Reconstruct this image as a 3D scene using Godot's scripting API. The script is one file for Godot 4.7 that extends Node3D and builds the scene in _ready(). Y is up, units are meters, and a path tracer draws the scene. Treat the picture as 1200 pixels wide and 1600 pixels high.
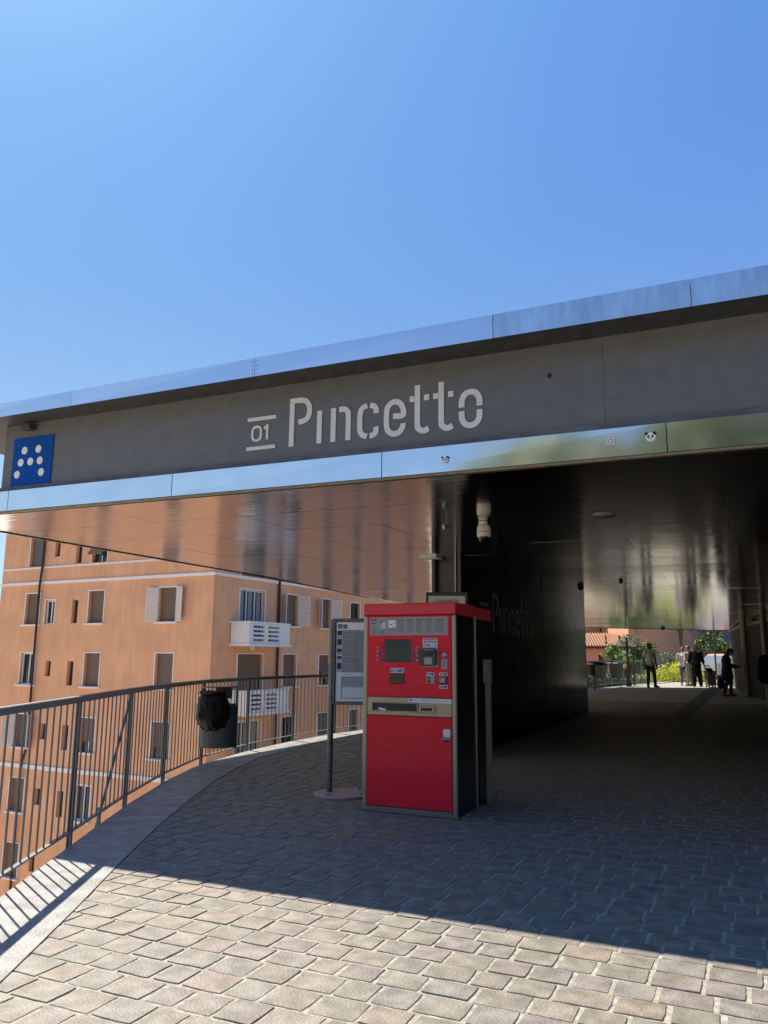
extends Node3D
# y is up, metres. The station frame: U runs along the canopy front (to the right), S runs away from the viewer, square to it.

const U := Vector3(0.907, 0.0, 0.421)
const S := Vector3(0.421, 0.0, -0.907)
const YAW := -0.4345
const EXPOSURE := 2.1
const SUN := Vector3(-0.353, 0.809, -0.470)

var rng := RandomNumberGenerator.new()
var M := {}
var used := {}
var boxes := {}
var noise_tex := {}


func _ready() -> void:
	rng.seed = 20240611
	setup_camera()
	setup_light()
	make_materials()
	build_ground()
	build_plaza()
	build_canopy()
	build_signs()
	build_wall_block()
	build_tunnel_side()
	build_orange_building()
	build_far_houses()
	build_town()
	build_fence()
	build_far_fence()
	build_machine()
	build_timetable()
	build_notice_board()
	build_litter_bins()
	build_ceiling_fittings()
	build_far_street()
	build_plants()
	build_people()


func setup_camera() -> void:
	var cam := Camera3D.new()
	cam.name = "camera"
	cam.transform = Transform3D(Basis(Vector3(1.0, 0.007, 0.001), Vector3(-0.007, 0.983, 0.183), Vector3(0.0, -0.183, 0.983)).orthonormalized(), Vector3(0, 1.5, 0))
	cam.fov = 66.3
	cam.near = 0.05
	cam.far = 4000.0
	add_child(cam)
	cam.current = true


func setup_light() -> void:
	var env := Environment.new()
	env.background_mode = Environment.BG_SKY
	var sky := Sky.new()
	var pan := PanoramaSkyMaterial.new()
	pan.panorama = ImageTexture.create_from_image(sky_image())
	sky.sky_material = pan
	env.sky = sky
	env.tonemap_mode = Environment.TONE_MAPPER_LINEAR
	env.tonemap_exposure = EXPOSURE
	env.sdfgi_enabled = true
	env.ssao_enabled = true
	env.ssil_enabled = true
	var we := WorldEnvironment.new()
	we.name = "world_environment"
	we.environment = env
	add_child(we)
	var sun := DirectionalLight3D.new()
	sun.name = "sun"
	sun.light_energy = 1.6
	sun.light_color = Color(1.0, 0.95, 0.87)
	sun.light_angular_distance = 0.5
	sun.shadow_enabled = true
	add_child(sun)
	sun.look_at_from_position(Vector3.ZERO, -SUN, Vector3.UP)


# A clear sky: deep blue away from the sun, paler towards the sun and the horizon.
func sky_image() -> Image:
	var w := 512
	var h := 256
	var im := Image.create(w, h, false, Image.FORMAT_RGBF)
	var sd := SUN.normalized()
	for y in h:
		var th := (y + 0.5) / h * PI
		var el := PI * 0.5 - th
		for x in w:
			var ph := (x + 0.5) / w * TAU
			var d := Vector3(sin(ph) * sin(th), cos(th), -cos(ph) * sin(th))
			var g := acos(clampf(d.dot(sd), -1.0, 1.0))
			var e := maxf(el, 0.0)
			var c := Vector3(0.10, 0.265, 0.735)
			c = c.lerp(Vector3(0.66, 0.92, 1.07), exp(-pow(e / 0.27, 1.5)))
			c += Vector3(0.15, 0.27, 0.22) * exp(-pow(g / 0.60, 2.0)) + Vector3(1.2, 1.2, 1.1) * exp(-g / 0.10)
			c /= EXPOSURE
			if el < 0.0:
				c = c.lerp(Vector3(0.25, 0.24, 0.22), clampf(-el * 12.0, 0.0, 1.0))
			im.set_pixel(x, y, Color(c.x, c.y, c.z))
	return im


# ---------------------------------------------------------------- helpers

func numbered(parent: Node, called: String) -> String:
	var key := str(parent.get_instance_id()) + "/" + called
	var n: int = used.get(key, 0)
	used[key] = n + 1
	return called if n == 0 else "%s_%03d" % [called, n]


func tag(o: Node, label: String, category: String, group := "") -> Node:
	o.set_meta("label", label)
	o.set_meta("category", category)
	if group != "":
		o.set_meta("group", group)
	return o


func thing(called: String, label: String, category: String, at := Vector3.ZERO, turn := 0.0, group := "") -> Node3D:
	var o := Node3D.new()
	o.name = numbered(self, called)
	add_child(o, true)
	o.position = at
	o.rotation.y = turn
	tag(o, label, category, group)
	return o


func part(called: String, mesh: Mesh, m: Material, parent: Node = null, xf := Transform3D.IDENTITY) -> MeshInstance3D:
	var p: Node = parent if parent else self
	var o := MeshInstance3D.new()
	o.name = numbered(p, called)
	o.mesh = mesh
	o.transform = xf
	o.set_surface_override_material(0, m)
	o.cast_shadow = GeometryInstance3D.SHADOW_CASTING_SETTING_ON
	p.add_child(o, true)
	return o


func structure(called: String, mesh: Mesh, m: Material, xf := Transform3D.IDENTITY) -> MeshInstance3D:
	var o := part(called, mesh, m, self, xf)
	o.set_meta("kind", "structure")
	return o


func at(x: float, y: float, z: float) -> Transform3D:
	return Transform3D(Basis.IDENTITY, Vector3(x, y, z))


func us(u: float, s: float, y := 0.0) -> Vector3:
	return U * u + S * s + Vector3(0, y, 0)


func to_us(p: Vector2) -> Vector2:
	return Vector2(0.907 * p.x + 0.421 * p.y, 0.421 * p.x - 0.907 * p.y)


# basis whose x runs along the canopy front and z towards the viewer
func front_basis() -> Basis:
	return Basis(U, Vector3.UP, -S)


func gy(s: float) -> float:
	return clampf((s - 18.0) * 0.0275, 0.0, 0.42)


func ground_at(x: float, z: float) -> Vector3:
	var s := 0.421 * x - 0.907 * z
	return Vector3(x, gy(s), z)


# a box with chamfered edges, its centre at the origin
func box(sx: float, sy: float, sz: float, b := 0.004) -> ArrayMesh:
	b = minf(b, minf(sx, minf(sy, sz)) * 0.3)
	var key := "%.4f,%.4f,%.4f,%.4f" % [sx, sy, sz, b]
	if boxes.has(key):
		return boxes[key]
	var st := SurfaceTool.new()
	st.begin(Mesh.PRIMITIVE_TRIANGLES)
	st.set_smooth_group(-1)
	add_box(st, Transform3D.IDENTITY, Vector3(sx, sy, sz), b)
	st.generate_normals()
	boxes[key] = st.commit()
	return boxes[key]


func begin() -> SurfaceTool:
	var st := SurfaceTool.new()
	st.begin(Mesh.PRIMITIVE_TRIANGLES)
	st.set_smooth_group(-1)
	return st


func done(st: SurfaceTool) -> ArrayMesh:
	st.generate_normals()
	return st.commit()


func tri(st: SurfaceTool, a: Vector3, b: Vector3, c: Vector3, outward: Vector3) -> void:
	# front faces run clockwise
	if (b - a).cross(c - a).dot(outward) > 0.0:
		var t := b
		b = c
		c = t
	st.add_vertex(a)
	st.add_vertex(b)
	st.add_vertex(c)


func quad(st: SurfaceTool, a: Vector3, b: Vector3, c: Vector3, d: Vector3, outward: Vector3) -> void:
	tri(st, a, b, c, outward)
	tri(st, a, c, d, outward)


func add_box(st: SurfaceTool, xf: Transform3D, size: Vector3, b := 0.004) -> void:
	var h := size * 0.5
	b = minf(b, minf(h.x, minf(h.y, h.z)) * 0.6)
	if b < 0.0004:
		for ax in 3:
			for sg in [-1.0, 1.0]:
				var n := Vector3.ZERO
				n[ax] = sg
				var p := Vector3.ZERO
				p[ax] = sg * h[ax]
				var e1 := Vector3.ZERO
				var e2 := Vector3.ZERO
				e1[(ax + 1) % 3] = h[(ax + 1) % 3]
				e2[(ax + 2) % 3] = h[(ax + 2) % 3]
				quad(st, xf * (p - e1 - e2), xf * (p + e1 - e2), xf * (p + e1 + e2), xf * (p - e1 + e2), xf.basis * n)
		return
	var k := h - Vector3(b, b, b)
	for ax in 3:
		var a1 := (ax + 1) % 3
		var a2 := (ax + 2) % 3
		for sg in [-1.0, 1.0]:
			var n := Vector3.ZERO
			n[ax] = sg
			var p := Vector3.ZERO
			p[ax] = sg * h[ax]
			var e1 := Vector3.ZERO
			var e2 := Vector3.ZERO
			e1[a1] = k[a1]
			e2[a2] = k[a2]
			quad(st, xf * (p - e1 - e2), xf * (p + e1 - e2), xf * (p + e1 + e2), xf * (p - e1 + e2), xf.basis * n)
		for s1 in [-1.0, 1.0]:
			for s2 in [-1.0, 1.0]:
				var e := Vector3.ZERO
				e[ax] = k[ax]
				var p1 := Vector3.ZERO
				p1[a1] = s1 * h[a1]
				p1[a2] = s2 * k[a2]
				var p2 := Vector3.ZERO
				p2[a1] = s1 * k[a1]
				p2[a2] = s2 * h[a2]
				var n2 := Vector3.ZERO
				n2[a1] = s1
				n2[a2] = s2
				quad(st, xf * (p1 - e), xf * (p1 + e), xf * (p2 + e), xf * (p2 - e), xf.basis * n2)
	for x in [-1.0, 1.0]:
		for y in [-1.0, 1.0]:
			for z in [-1.0, 1.0]:
				var n3 := Vector3(x, y, z)
				tri(st, xf * Vector3(x * h.x, y * k.y, z * k.z), xf * Vector3(x * k.x, y * h.y, z * k.z), xf * Vector3(x * k.x, y * k.y, z * h.z), xf.basis * n3)


# a bar of rectangular section from a to b; side is the direction of its width
func add_bar(st: SurfaceTool, a: Vector3, b: Vector3, width: float, thick: float, side: Vector3, bev := 0.002) -> void:
	var y := (b - a).normalized()
	var x := (side - y * side.dot(y)).normalized()
	add_box(st, Transform3D(Basis(x, y, x.cross(y)), (a + b) * 0.5), Vector3(width, a.distance_to(b), thick), bev)


func bar(a: Vector3, b: Vector3, width: float, thick: float, side := Vector3.RIGHT, bev := 0.002) -> ArrayMesh:
	var st := begin()
	add_bar(st, a, b, width, thick, side, bev)
	return done(st)


# a tube along points; r may be one radius or one for each point
func add_tube(st: SurfaceTool, pts: Array, r: Variant, sides := 10, caps := true) -> void:
	var rings := []
	var last := Vector3.UP
	for i in pts.size():
		var d: Vector3 = (pts[mini(i + 1, pts.size() - 1)] - pts[maxi(i - 1, 0)]).normalized()
		var ref := Vector3.UP if absf(d.y) < 0.9 else Vector3.RIGHT
		if i > 0 and absf(last.dot(d)) < 0.9:
			ref = last
		var x := (ref - d * ref.dot(d)).normalized()
		last = x
		var y := d.cross(x)
		var rad: float = r[i] if r is Array else r
		var ring := []
		for k in sides:
			var t := TAU * k / sides
			ring.append(pts[i] + (x * cos(t) + y * sin(t)) * rad)
		rings.append(ring)
	st.set_smooth_group(1)
	for i in pts.size() - 1:
		for k in sides:
			var k2 := (k + 1) % sides
			var mid: Vector3 = (rings[i][k] + rings[i + 1][k2]) * 0.5 - (pts[i] + pts[i + 1]) * 0.5
			quad(st, rings[i][k], rings[i][k2], rings[i + 1][k2], rings[i + 1][k], mid)
	st.set_smooth_group(-1)
	if caps:
		for e in [0, pts.size() - 1]:
			var o: Vector3 = (pts[0] - pts[1]) if e == 0 else (pts[e] - pts[e - 1])
			for k in range(1, sides - 1):
				tri(st, rings[e][0], rings[e][k], rings[e][k + 1], o)


func tube(pts: Array, r: Variant, sides := 10) -> ArrayMesh:
	var st := begin()
	add_tube(st, pts, r, sides)
	return done(st)


# turned about the y axis: profile of Vector2(radius, y), from bottom to top
func add_lathe(st: SurfaceTool, profile: Array, sides: int, centre := Vector3.ZERO, smooth := true) -> void:
	st.set_smooth_group(2 if smooth else -1)
	for i in profile.size() - 1:
		var p: Vector2 = profile[i]
		var q: Vector2 = profile[i + 1]
		var nn := Vector2(q.y - p.y, p.x - q.x)
		for k in sides:
			var t1 := TAU * k / sides
			var t2 := TAU * (k + 1) / sides
			var c1 := Vector3(cos(t1), 0, sin(t1))
			var c2 := Vector3(cos(t2), 0, sin(t2))
			var o := (c1 + c2).normalized() * nn.x + Vector3.UP * nn.y
			var a := centre + c1 * p.x + Vector3.UP * p.y
			var b := centre + c2 * p.x + Vector3.UP * p.y
			var c := centre + c2 * q.x + Vector3.UP * q.y
			var d := centre + c1 * q.x + Vector3.UP * q.y
			if p.x > 0.0001:
				tri(st, a, b, c, o)
			if q.x > 0.0001:
				tri(st, a, c, d, o)
	st.set_smooth_group(-1)


func lathe(profile: Array, sides := 20, smooth := true) -> ArrayMesh:
	var st := begin()
	add_lathe(st, profile, sides, Vector3.ZERO, smooth)
	return done(st)


func ball(r: float, rings := 8, sides := 16, squash := 1.0) -> ArrayMesh:
	var pr := []
	for i in rings + 1:
		var t := -PI * 0.5 + PI * i / rings
		pr.append(Vector2(cos(t) * r, sin(t) * r * squash))
	return lathe(pr, sides)


# a flat outline in x, y given depth along z (from 0 to depth)
func add_extrude(st: SurfaceTool, poly: PackedVector2Array, depth: float, xf := Transform3D.IDENTITY) -> void:
	var idx := Geometry2D.triangulate_polygon(poly)
	for i in range(0, idx.size(), 3):
		var a := poly[idx[i]]
		var b := poly[idx[i + 1]]
		var c := poly[idx[i + 2]]
		tri(st, xf * Vector3(a.x, a.y, depth), xf * Vector3(b.x, b.y, depth), xf * Vector3(c.x, c.y, depth), xf.basis.z)
		tri(st, xf * Vector3(a.x, a.y, 0), xf * Vector3(b.x, b.y, 0), xf * Vector3(c.x, c.y, 0), -xf.basis.z)
	var cw := Geometry2D.is_polygon_clockwise(poly)
	for i in poly.size():
		var a := poly[i]
		var b := poly[(i + 1) % poly.size()]
		var n := Vector2(b.y - a.y, a.x - b.x) * (-1.0 if cw else 1.0)
		quad(st, xf * Vector3(a.x, a.y, 0), xf * Vector3(b.x, b.y, 0), xf * Vector3(b.x, b.y, depth), xf * Vector3(a.x, a.y, depth), xf.basis * Vector3(n.x, n.y, 0))


func extrude(poly: PackedVector2Array, depth: float) -> ArrayMesh:
	var st := begin()
	add_extrude(st, poly, depth)
	return done(st)


func poly_of(list: Array) -> PackedVector2Array:
	var p := PackedVector2Array()
	for v in list:
		p.append(v if v is Vector2 else Vector2(v[0], v[1]))
	return p


func rect(x0: float, y0: float, x1: float, y1: float) -> PackedVector2Array:
	return PackedVector2Array([Vector2(x0, y0), Vector2(x1, y0), Vector2(x1, y1), Vector2(x0, y1)])


func disc(cx: float, cy: float, r: float, n := 20, ry := -1.0) -> PackedVector2Array:
	var p := PackedVector2Array()
	for i in n:
		p.append(Vector2(cx + cos(TAU * i / n) * r, cy + sin(TAU * i / n) * (ry if ry > 0.0 else r)))
	return p


func round_rect(x0: float, y0: float, x1: float, y1: float, r: float) -> PackedVector2Array:
	var p := PackedVector2Array()
	for c in [[x1 - r, y1 - r, 0.0], [x0 + r, y1 - r, 0.5], [x0 + r, y0 + r, 1.0], [x1 - r, y0 + r, 1.5]]:
		for i in 5:
			var t: float = PI * (c[2] + 0.5 * i / 4.0)
			p.append(Vector2(c[0] + cos(t) * r, c[1] + sin(t) * r))
	return p


# a smooth curve through control points
func smooth_line(pts: Array, steps := 5) -> PackedVector2Array:
	var out := PackedVector2Array()
	if pts.size() < 3:
		return poly_of(pts)
	for i in pts.size() - 1:
		var p0 := Vector2(pts[maxi(i - 1, 0)][0], pts[maxi(i - 1, 0)][1])
		var p1 := Vector2(pts[i][0], pts[i][1])
		var p2 := Vector2(pts[i + 1][0], pts[i + 1][1])
		var p3 := Vector2(pts[mini(i + 2, pts.size() - 1)][0], pts[mini(i + 2, pts.size() - 1)][1])
		for k in steps:
			out.append(p1.cubic_interpolate(p2, p0, p3, float(k) / steps))
	var e: Array = pts[pts.size() - 1]
	out.append(Vector2(e[0], e[1]))
	return out


func stroke(st: SurfaceTool, line: PackedVector2Array, width: float, depth: float, xf := Transform3D.IDENTITY) -> void:
	for p in Geometry2D.offset_polyline(line, width * 0.5, Geometry2D.JOIN_MITER, Geometry2D.END_BUTT):
		add_extrude(st, p, depth, xf)


func letters(text: String, height: float, depth := 0.004, bold := false) -> TextMesh:
	var t := TextMesh.new()
	var f := SystemFont.new()
	f.font_names = PackedStringArray(["Droid Sans"])
	if bold:
		f.font_weight = 700
	t.font = f
	t.text = text
	t.font_size = 32
	t.pixel_size = height / 23.0
	t.depth = depth
	t.curve_step = 1.0
	return t


func noise(freq: float, oct: int, sd: int) -> FastNoiseLite:
	var n := FastNoiseLite.new()
	n.seed = sd
	n.noise_type = FastNoiseLite.TYPE_SIMPLEX_SMOOTH
	n.frequency = freq
	n.fractal_octaves = oct
	return n


func ntex(key: String, freq: float, oct: int, lo: float, hi: float, normal := false, size := 512, bump := 4.0) -> NoiseTexture2D:
	if noise_tex.has(key):
		return noise_tex[key]
	var t := NoiseTexture2D.new()
	t.width = size
	t.height = size
	t.seamless = true
	t.noise = noise(freq, oct, 7 + noise_tex.size() * 13)
	if normal:
		t.as_normal_map = true
		t.bump_strength = bump
	else:
		var g := Gradient.new()
		g.set_color(0, Color(lo, lo, lo))
		g.set_color(1, Color(hi, hi, hi))
		t.color_ramp = g
	noise_tex[key] = t
	return t


func mat(c: Color, rough := 0.7, metal := 0.0) -> StandardMaterial3D:
	var m := StandardMaterial3D.new()
	m.albedo_color = c.linear_to_srgb()
	m.roughness = rough
	m.metallic = metal
	return m


# worn: a mottled colour and fine relief laid on in world space
func worn(c: Color, rough: float, metal: float, tex: Texture2D, scale: float, nrm: Texture2D = null, nscale := 0.3, rtex: Texture2D = null) -> StandardMaterial3D:
	var m := mat(c, rough, metal)
	m.albedo_texture = tex
	m.uv1_triplanar = true
	m.uv1_world_triplanar = true
	m.uv1_scale = Vector3(scale, scale, scale)
	if nrm:
		m.normal_enabled = true
		m.normal_texture = nrm
		m.normal_scale = nscale
	if rtex:
		m.roughness_texture = rtex
	return m


# broad stains over the fine mottling
func stained(m: StandardMaterial3D, scale := 0.55, key := "stain", lo := 0.66, tall := 1.0) -> StandardMaterial3D:
	m.detail_enabled = true
	m.detail_blend_mode = BaseMaterial3D.BLEND_MODE_MUL
	m.detail_albedo = ntex(key, 0.02, 6, lo, 1.0)
	m.detail_uv_layer = BaseMaterial3D.DETAIL_UV_2
	m.uv2_triplanar = true
	m.uv2_world_triplanar = true
	m.uv2_scale = Vector3(scale, scale * tall, scale)
	return m


func make_materials() -> void:
	var blot := ntex("blot", 0.012, 5, 0.72, 1.0)
	var fine := ntex("fine", 0.09, 4, 0.66, 1.0)
	var faint := ntex("faint", 0.02, 5, 0.88, 1.0)
	var grit := ntex("grit", 0.12, 3, 0, 1, true, 512, 6.0)
	var slab := ntex("slab", 0.035, 5, 0, 1, true, 512, 8.0)
	var wave := ntex("wave", 0.006, 2, 0, 1, true, 512, 10.0)
	M.stone = []
	for c in [Color(0.33, 0.30, 0.275), Color(0.32, 0.292, 0.278), Color(0.325, 0.305, 0.268), Color(0.305, 0.288, 0.275), Color(0.315, 0.298, 0.265), Color(0.345, 0.30, 0.255), Color(0.30, 0.292, 0.275), Color(0.35, 0.322, 0.288)]:
		M.stone.append(stained(worn(c * Color(1.18, 1.16, 1.11), 0.6, 0.0, fine, 2.6, slab, 0.38)))
	M.stone_mix = stained(worn(Color(1, 1, 1), 0.66, 0.0, fine, 2.6, slab, 0.38))
	M.stone_mix.vertex_color_use_as_albedo = true
	M.joint = stained(worn(Color(0.76, 0.72, 0.60), 0.9, 0.0, fine, 5.0, grit, 1.2), 1.6)
	M.kerb = stained(worn(Color(0.49, 0.50, 0.50), 0.5, 0.0, fine, 1.1, grit, 0.25), 0.35)
	M.concrete = worn(Color(0.58, 0.54, 0.48), 0.85, 0.0, blot, 0.5, grit, 0.4)
	M.asphalt = worn(Color(0.06, 0.06, 0.062), 0.85, 0.0, fine, 1.5, grit, 0.5)
	M.street = worn(Color(0.60, 0.545, 0.46), 0.95, 0.0, blot, 0.02, null)
	M.earth = worn(Color(0.40, 0.36, 0.24), 0.95, 0.0, blot, 0.25, grit, 0.6)
	M.tactile = worn(Color(0.27, 0.26, 0.25), 0.8, 0.0, fine, 1.5)
	M.rail = worn(Color(0.165, 0.18, 0.185), 0.45, 0.1, faint, 3.0, grit, 0.08)
	M.galv = worn(Color(0.22, 0.235, 0.25), 0.45, 0.7, blot, 2.0)
	M.soffit = []
	for k in 3:
		var m := mat(Color(0.77, 0.77, 0.78), 0.105 + 0.015 * k, 1.0)
		m.normal_enabled = true
		m.normal_texture = ntex("brush", 0.010, 4, 0, 1, true, 512, 10.0)
		m.normal_scale = 0.06
		m.roughness_texture = null
		M.soffit.append(m)
	M.strip = worn(Color(0.86, 0.88, 0.89), 0.10, 1.0, ntex("even", 0.01, 3, 0.95, 1.0), 0.4, wave, 0.07)
	M.cap = worn(Color(0.88, 0.90, 0.92), 0.2, 1.0, ntex("even", 0.01, 3, 0.95, 1.0), 0.2, wave, 0.02)
	M.cap_dirty = worn(Color(0.89, 0.90, 0.90), 0.22, 1.0, ntex("drip", 0.012, 5, 0.82, 1.0), 1.0, wave, 0.03)
	M.cap_dirty.uv1_scale = Vector3(1.6, 0.35, 1.6)
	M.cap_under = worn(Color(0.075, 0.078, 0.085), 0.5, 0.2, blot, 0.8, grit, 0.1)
	M.fascia = worn(Color(0.158, 0.163, 0.165), 0.5, 0.1, faint, 0.5, grit, 0.08)
	M.roof = worn(Color(0.2, 0.2, 0.2), 0.9, 0.0, blot, 0.5)
	M.lettering = worn(Color(0.78, 0.78, 0.74), 0.5, 0.0, faint, 2.0)
	M.lettering_dim = worn(Color(0.16, 0.165, 0.17), 0.45, 0.2, faint, 2.0)
	M.sign_blue = worn(Color(0.004, 0.085, 0.40), 0.5, 0.0, faint, 2.0)
	M.sign_blue.metallic_specular = 0.2
	M.white_disc = mat(Color(0.80, 0.80, 0.76), 0.5)
	M.black_panel = worn(Color(0.011, 0.012, 0.015), 0.14, 0.0, blot, 0.6, wave, 0.04)
	M.black_panel.metallic_specular = 0.2
	M.dark_panel = worn(Color(0.035, 0.037, 0.038), 0.35, 0.1, blot, 0.6)
	M.dark_frame = mat(Color(0.05, 0.05, 0.05), 0.4, 0.3)
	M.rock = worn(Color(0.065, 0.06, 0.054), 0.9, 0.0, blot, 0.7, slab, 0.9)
	M.plaster = stained(worn(Color(0.92, 0.475, 0.255), 0.92, 0.0, ntex("plaster", 0.006, 6, 0.90, 1.0), 0.16, grit, 0.12), 0.35, "streak", 0.90, 0.12)
	M.trim = worn(Color(0.90, 0.86, 0.82), 0.85, 0.0, faint, 0.8)
	M.white = worn(Color(0.84, 0.82, 0.79), 0.7, 0.0, faint, 1.0)
	M.shutter = worn(Color(0.78, 0.69, 0.63), 0.6, 0.0, faint, 1.0)
	M.blind = worn(Color(0.20, 0.125, 0.085), 0.6, 0.0, faint, 1.0)
	M.blind_grey = worn(Color(0.15, 0.135, 0.13), 0.6, 0.0, faint, 1.0)
	M.pane = mat(Color(0.022, 0.03, 0.034), 0.06)
	M.curtain = worn(Color(0.42, 0.44, 0.42), 0.8, 0.0, blot, 1.2)
	M.win_green = mat(Color(0.10, 0.14, 0.10), 0.5)
	M.pipe = mat(Color(0.035, 0.022, 0.018), 0.5, 0.3)
	M.terracotta = worn(Color(0.64, 0.35, 0.215), 0.92, 0.0, ntex("plaster", 0.006, 6, 0.90, 1.0), 0.12)
	M.tan_wall = worn(Color(0.58, 0.37, 0.25), 0.92, 0.0, ntex("plaster", 0.006, 6, 0.90, 1.0), 0.12)
	M.beige_wall = worn(Color(0.55, 0.42, 0.32), 0.92, 0.0, blot, 0.2)
	M.pink_wall = worn(Color(0.72, 0.30, 0.24), 0.92, 0.0, ntex("plaster", 0.006, 6, 0.90, 1.0), 0.12)
	M.ochre_wall = worn(Color(0.78, 0.45, 0.18), 0.92, 0.0, blot, 0.2)
	M.tile = worn(Color(0.50, 0.27, 0.17), 0.9, 0.0, fine, 1.4, grit, 0.6)
	M.red = worn(Color(0.80, 0.022, 0.045), 0.38, 0.0, faint, 1.5)
	M.red.metallic_specular = 0.22
	M.red.clearcoat_enabled = true
	M.red.clearcoat = 0.12
	M.red.clearcoat_roughness = 0.1
	M.red_cap = worn(Color(0.66, 0.022, 0.042), 0.3, 0.0, faint, 1.5)
	M.steel = worn(Color(0.33, 0.305, 0.255), 0.42, 0.9, faint, 3.0)
	M.steel_dark = worn(Color(0.24, 0.26, 0.27), 0.35, 0.85, faint, 3.0)
	M.gloss_black = worn(Color(0.013, 0.014, 0.015), 0.16, 0.0, blot, 1.0, wave, 0.03)
	M.brass = worn(Color(0.34, 0.28, 0.19), 0.5, 0.3, blot, 3.0)
	M.screen = mat(Color(0.025, 0.06, 0.06), 0.15)
	M.screen.metallic_specular = 0.3
	M.reader = mat(Color(0.015, 0.028, 0.022), 0.35)
	M.grey_plastic = mat(Color(0.30, 0.31, 0.29), 0.5)
	M.label_white = mat(Color(0.62, 0.63, 0.62), 0.5)
	M.label_blue = mat(Color(0.015, 0.03, 0.20), 0.4)
	M.black = mat(Color(0.012, 0.012, 0.013), 0.5)
	M.bag = worn(Color(0.006, 0.006, 0.007), 0.36, 0.0, faint, 3.0, ntex("crumple", 0.03, 4, 0, 1, true, 512, 14.0), 0.9)
	M.bag.metallic_specular = 0.3
	M.bin = worn(Color(0.10, 0.125, 0.14), 0.5, 0.3, blot, 2.0)
	M.bin_green = mat(Color(0.03, 0.065, 0.05), 0.5)
	M.bin_dark = mat(Color(0.035, 0.04, 0.042), 0.5)
	M.cam_white = mat(Color(0.62, 0.60, 0.55), 0.4)
	M.dome = mat(Color(0.006, 0.006, 0.007), 0.05)
	M.globe = mat(Color(0.80, 0.82, 0.84), 0.25)
	M.lamp_post = mat(Color(0.07, 0.05, 0.045), 0.5, 0.3)
	M.bark = worn(Color(0.10, 0.075, 0.05), 0.95, 0.0, fine, 1.5, grit, 0.8)
	M.leaf = leaf_mat(Color(0.12, 0.18, 0.045))
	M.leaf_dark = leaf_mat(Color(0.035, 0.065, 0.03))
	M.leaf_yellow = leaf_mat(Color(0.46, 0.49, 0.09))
	M.leaf_grey = leaf_mat(Color(0.19, 0.23, 0.14))
	M.leaf_pale = leaf_mat(Color(0.26, 0.30, 0.22))
	M.skin = mat(Color(0.30, 0.17, 0.11), 0.55)
	M.skin_dark = mat(Color(0.07, 0.04, 0.028), 0.55)
	M.hair_black = mat(Color(0.012, 0.010, 0.010), 0.6)
	M.hair_brown = mat(Color(0.11, 0.05, 0.025), 0.6)
	M.hair_blond = mat(Color(0.50, 0.40, 0.26), 0.6)


func leaf_mat(c: Color) -> StandardMaterial3D:
	var m := mat(Color(1, 1, 1), 0.55)
	m.vertex_color_use_as_albedo = true
	m.backlight_enabled = true
	m.backlight = Color(c.r * 1.9, c.g * 1.8, c.b * 0.9).linear_to_srgb()
	m.cull_mode = BaseMaterial3D.CULL_DISABLED
	m.set_meta("tone", c)
	return m


# ---------------------------------------------------------------- ground and plaza

func kerb_outer() -> Array:
	return [Vector2(-2.25, 9), Vector2(-2.28, -1), Vector2(-2.33, -4.4), Vector2(-2.40, -5.3), Vector2(-2.47, -6.3), Vector2(-2.55, -7.4), Vector2(-2.62, -8.6), Vector2(-2.65, -10.05), Vector2(-2.60, -11.2), Vector2(-2.48, -12.0), Vector2(-2.20, -13.15), Vector2(-1.65, -14.85), Vector2(-1.06, -16.2), Vector2(-0.4, -17.25), Vector2(0.7, -18.6), Vector2(2.3, -20.6), Vector2(4.6, -23.6), Vector2(6.6, -27.4), Vector2(7.75, -30.8), Vector2(11.9, -36.8), Vector2(17.0, -45.6), Vector2(24, -54)]


func kerb_inner() -> Array:
	return [Vector2(-1.68, 9), Vector2(-1.70, -1), Vector2(-1.77, -4.0), Vector2(-1.84, -5.1), Vector2(-1.93, -6.2), Vector2(-2.01, -7.5), Vector2(-2.05, -8.8), Vector2(-2.05, -10.1), Vector2(-1.99, -11.3), Vector2(-1.87, -12.3), Vector2(-1.55, -13.55), Vector2(-0.98, -15.15), Vector2(-0.45, -16.3), Vector2(0.2, -17.2), Vector2(1.2, -18.4), Vector2(2.8, -20.4), Vector2(5.1, -23.3), Vector2(7.1, -27.0), Vector2(8.2, -30.4), Vector2(12.4, -36.5), Vector2(17.5, -45.3), Vector2(24.5, -53.7)]


func plaza_poly() -> PackedVector2Array:
	var p := PackedVector2Array(kerb_inner())
	p.append(Vector2(30, -53))
	p.append(Vector2(30, 9))
	return p


# a sheet over a plan outline (x, z), following the gentle rise of the ground
func ground_sheet(poly: PackedVector2Array, lift: float) -> ArrayMesh:
	var st := begin()
	var cuts := [-60.0, 18.0, 33.27, 120.0]
	for i in 3:
		var band := PackedVector2Array()
		for c in [[-90.0, cuts[i]], [90.0, cuts[i]], [90.0, cuts[i + 1]], [-90.0, cuts[i + 1]]]:
			var w := us(c[0], c[1])
			band.append(Vector2(w.x, w.z))
		for q in Geometry2D.intersect_polygons(poly, band):
			var idx := Geometry2D.triangulate_polygon(q)
			for k in range(0, idx.size(), 3):
				var v := []
				for j in 3:
					var g := ground_at(q[idx[k + j]].x, q[idx[k + j]].y)
					v.append(g + Vector3(0, lift, 0))
				tri(st, v[0], v[1], v[2], Vector3.UP)
	return done(st)


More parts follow.
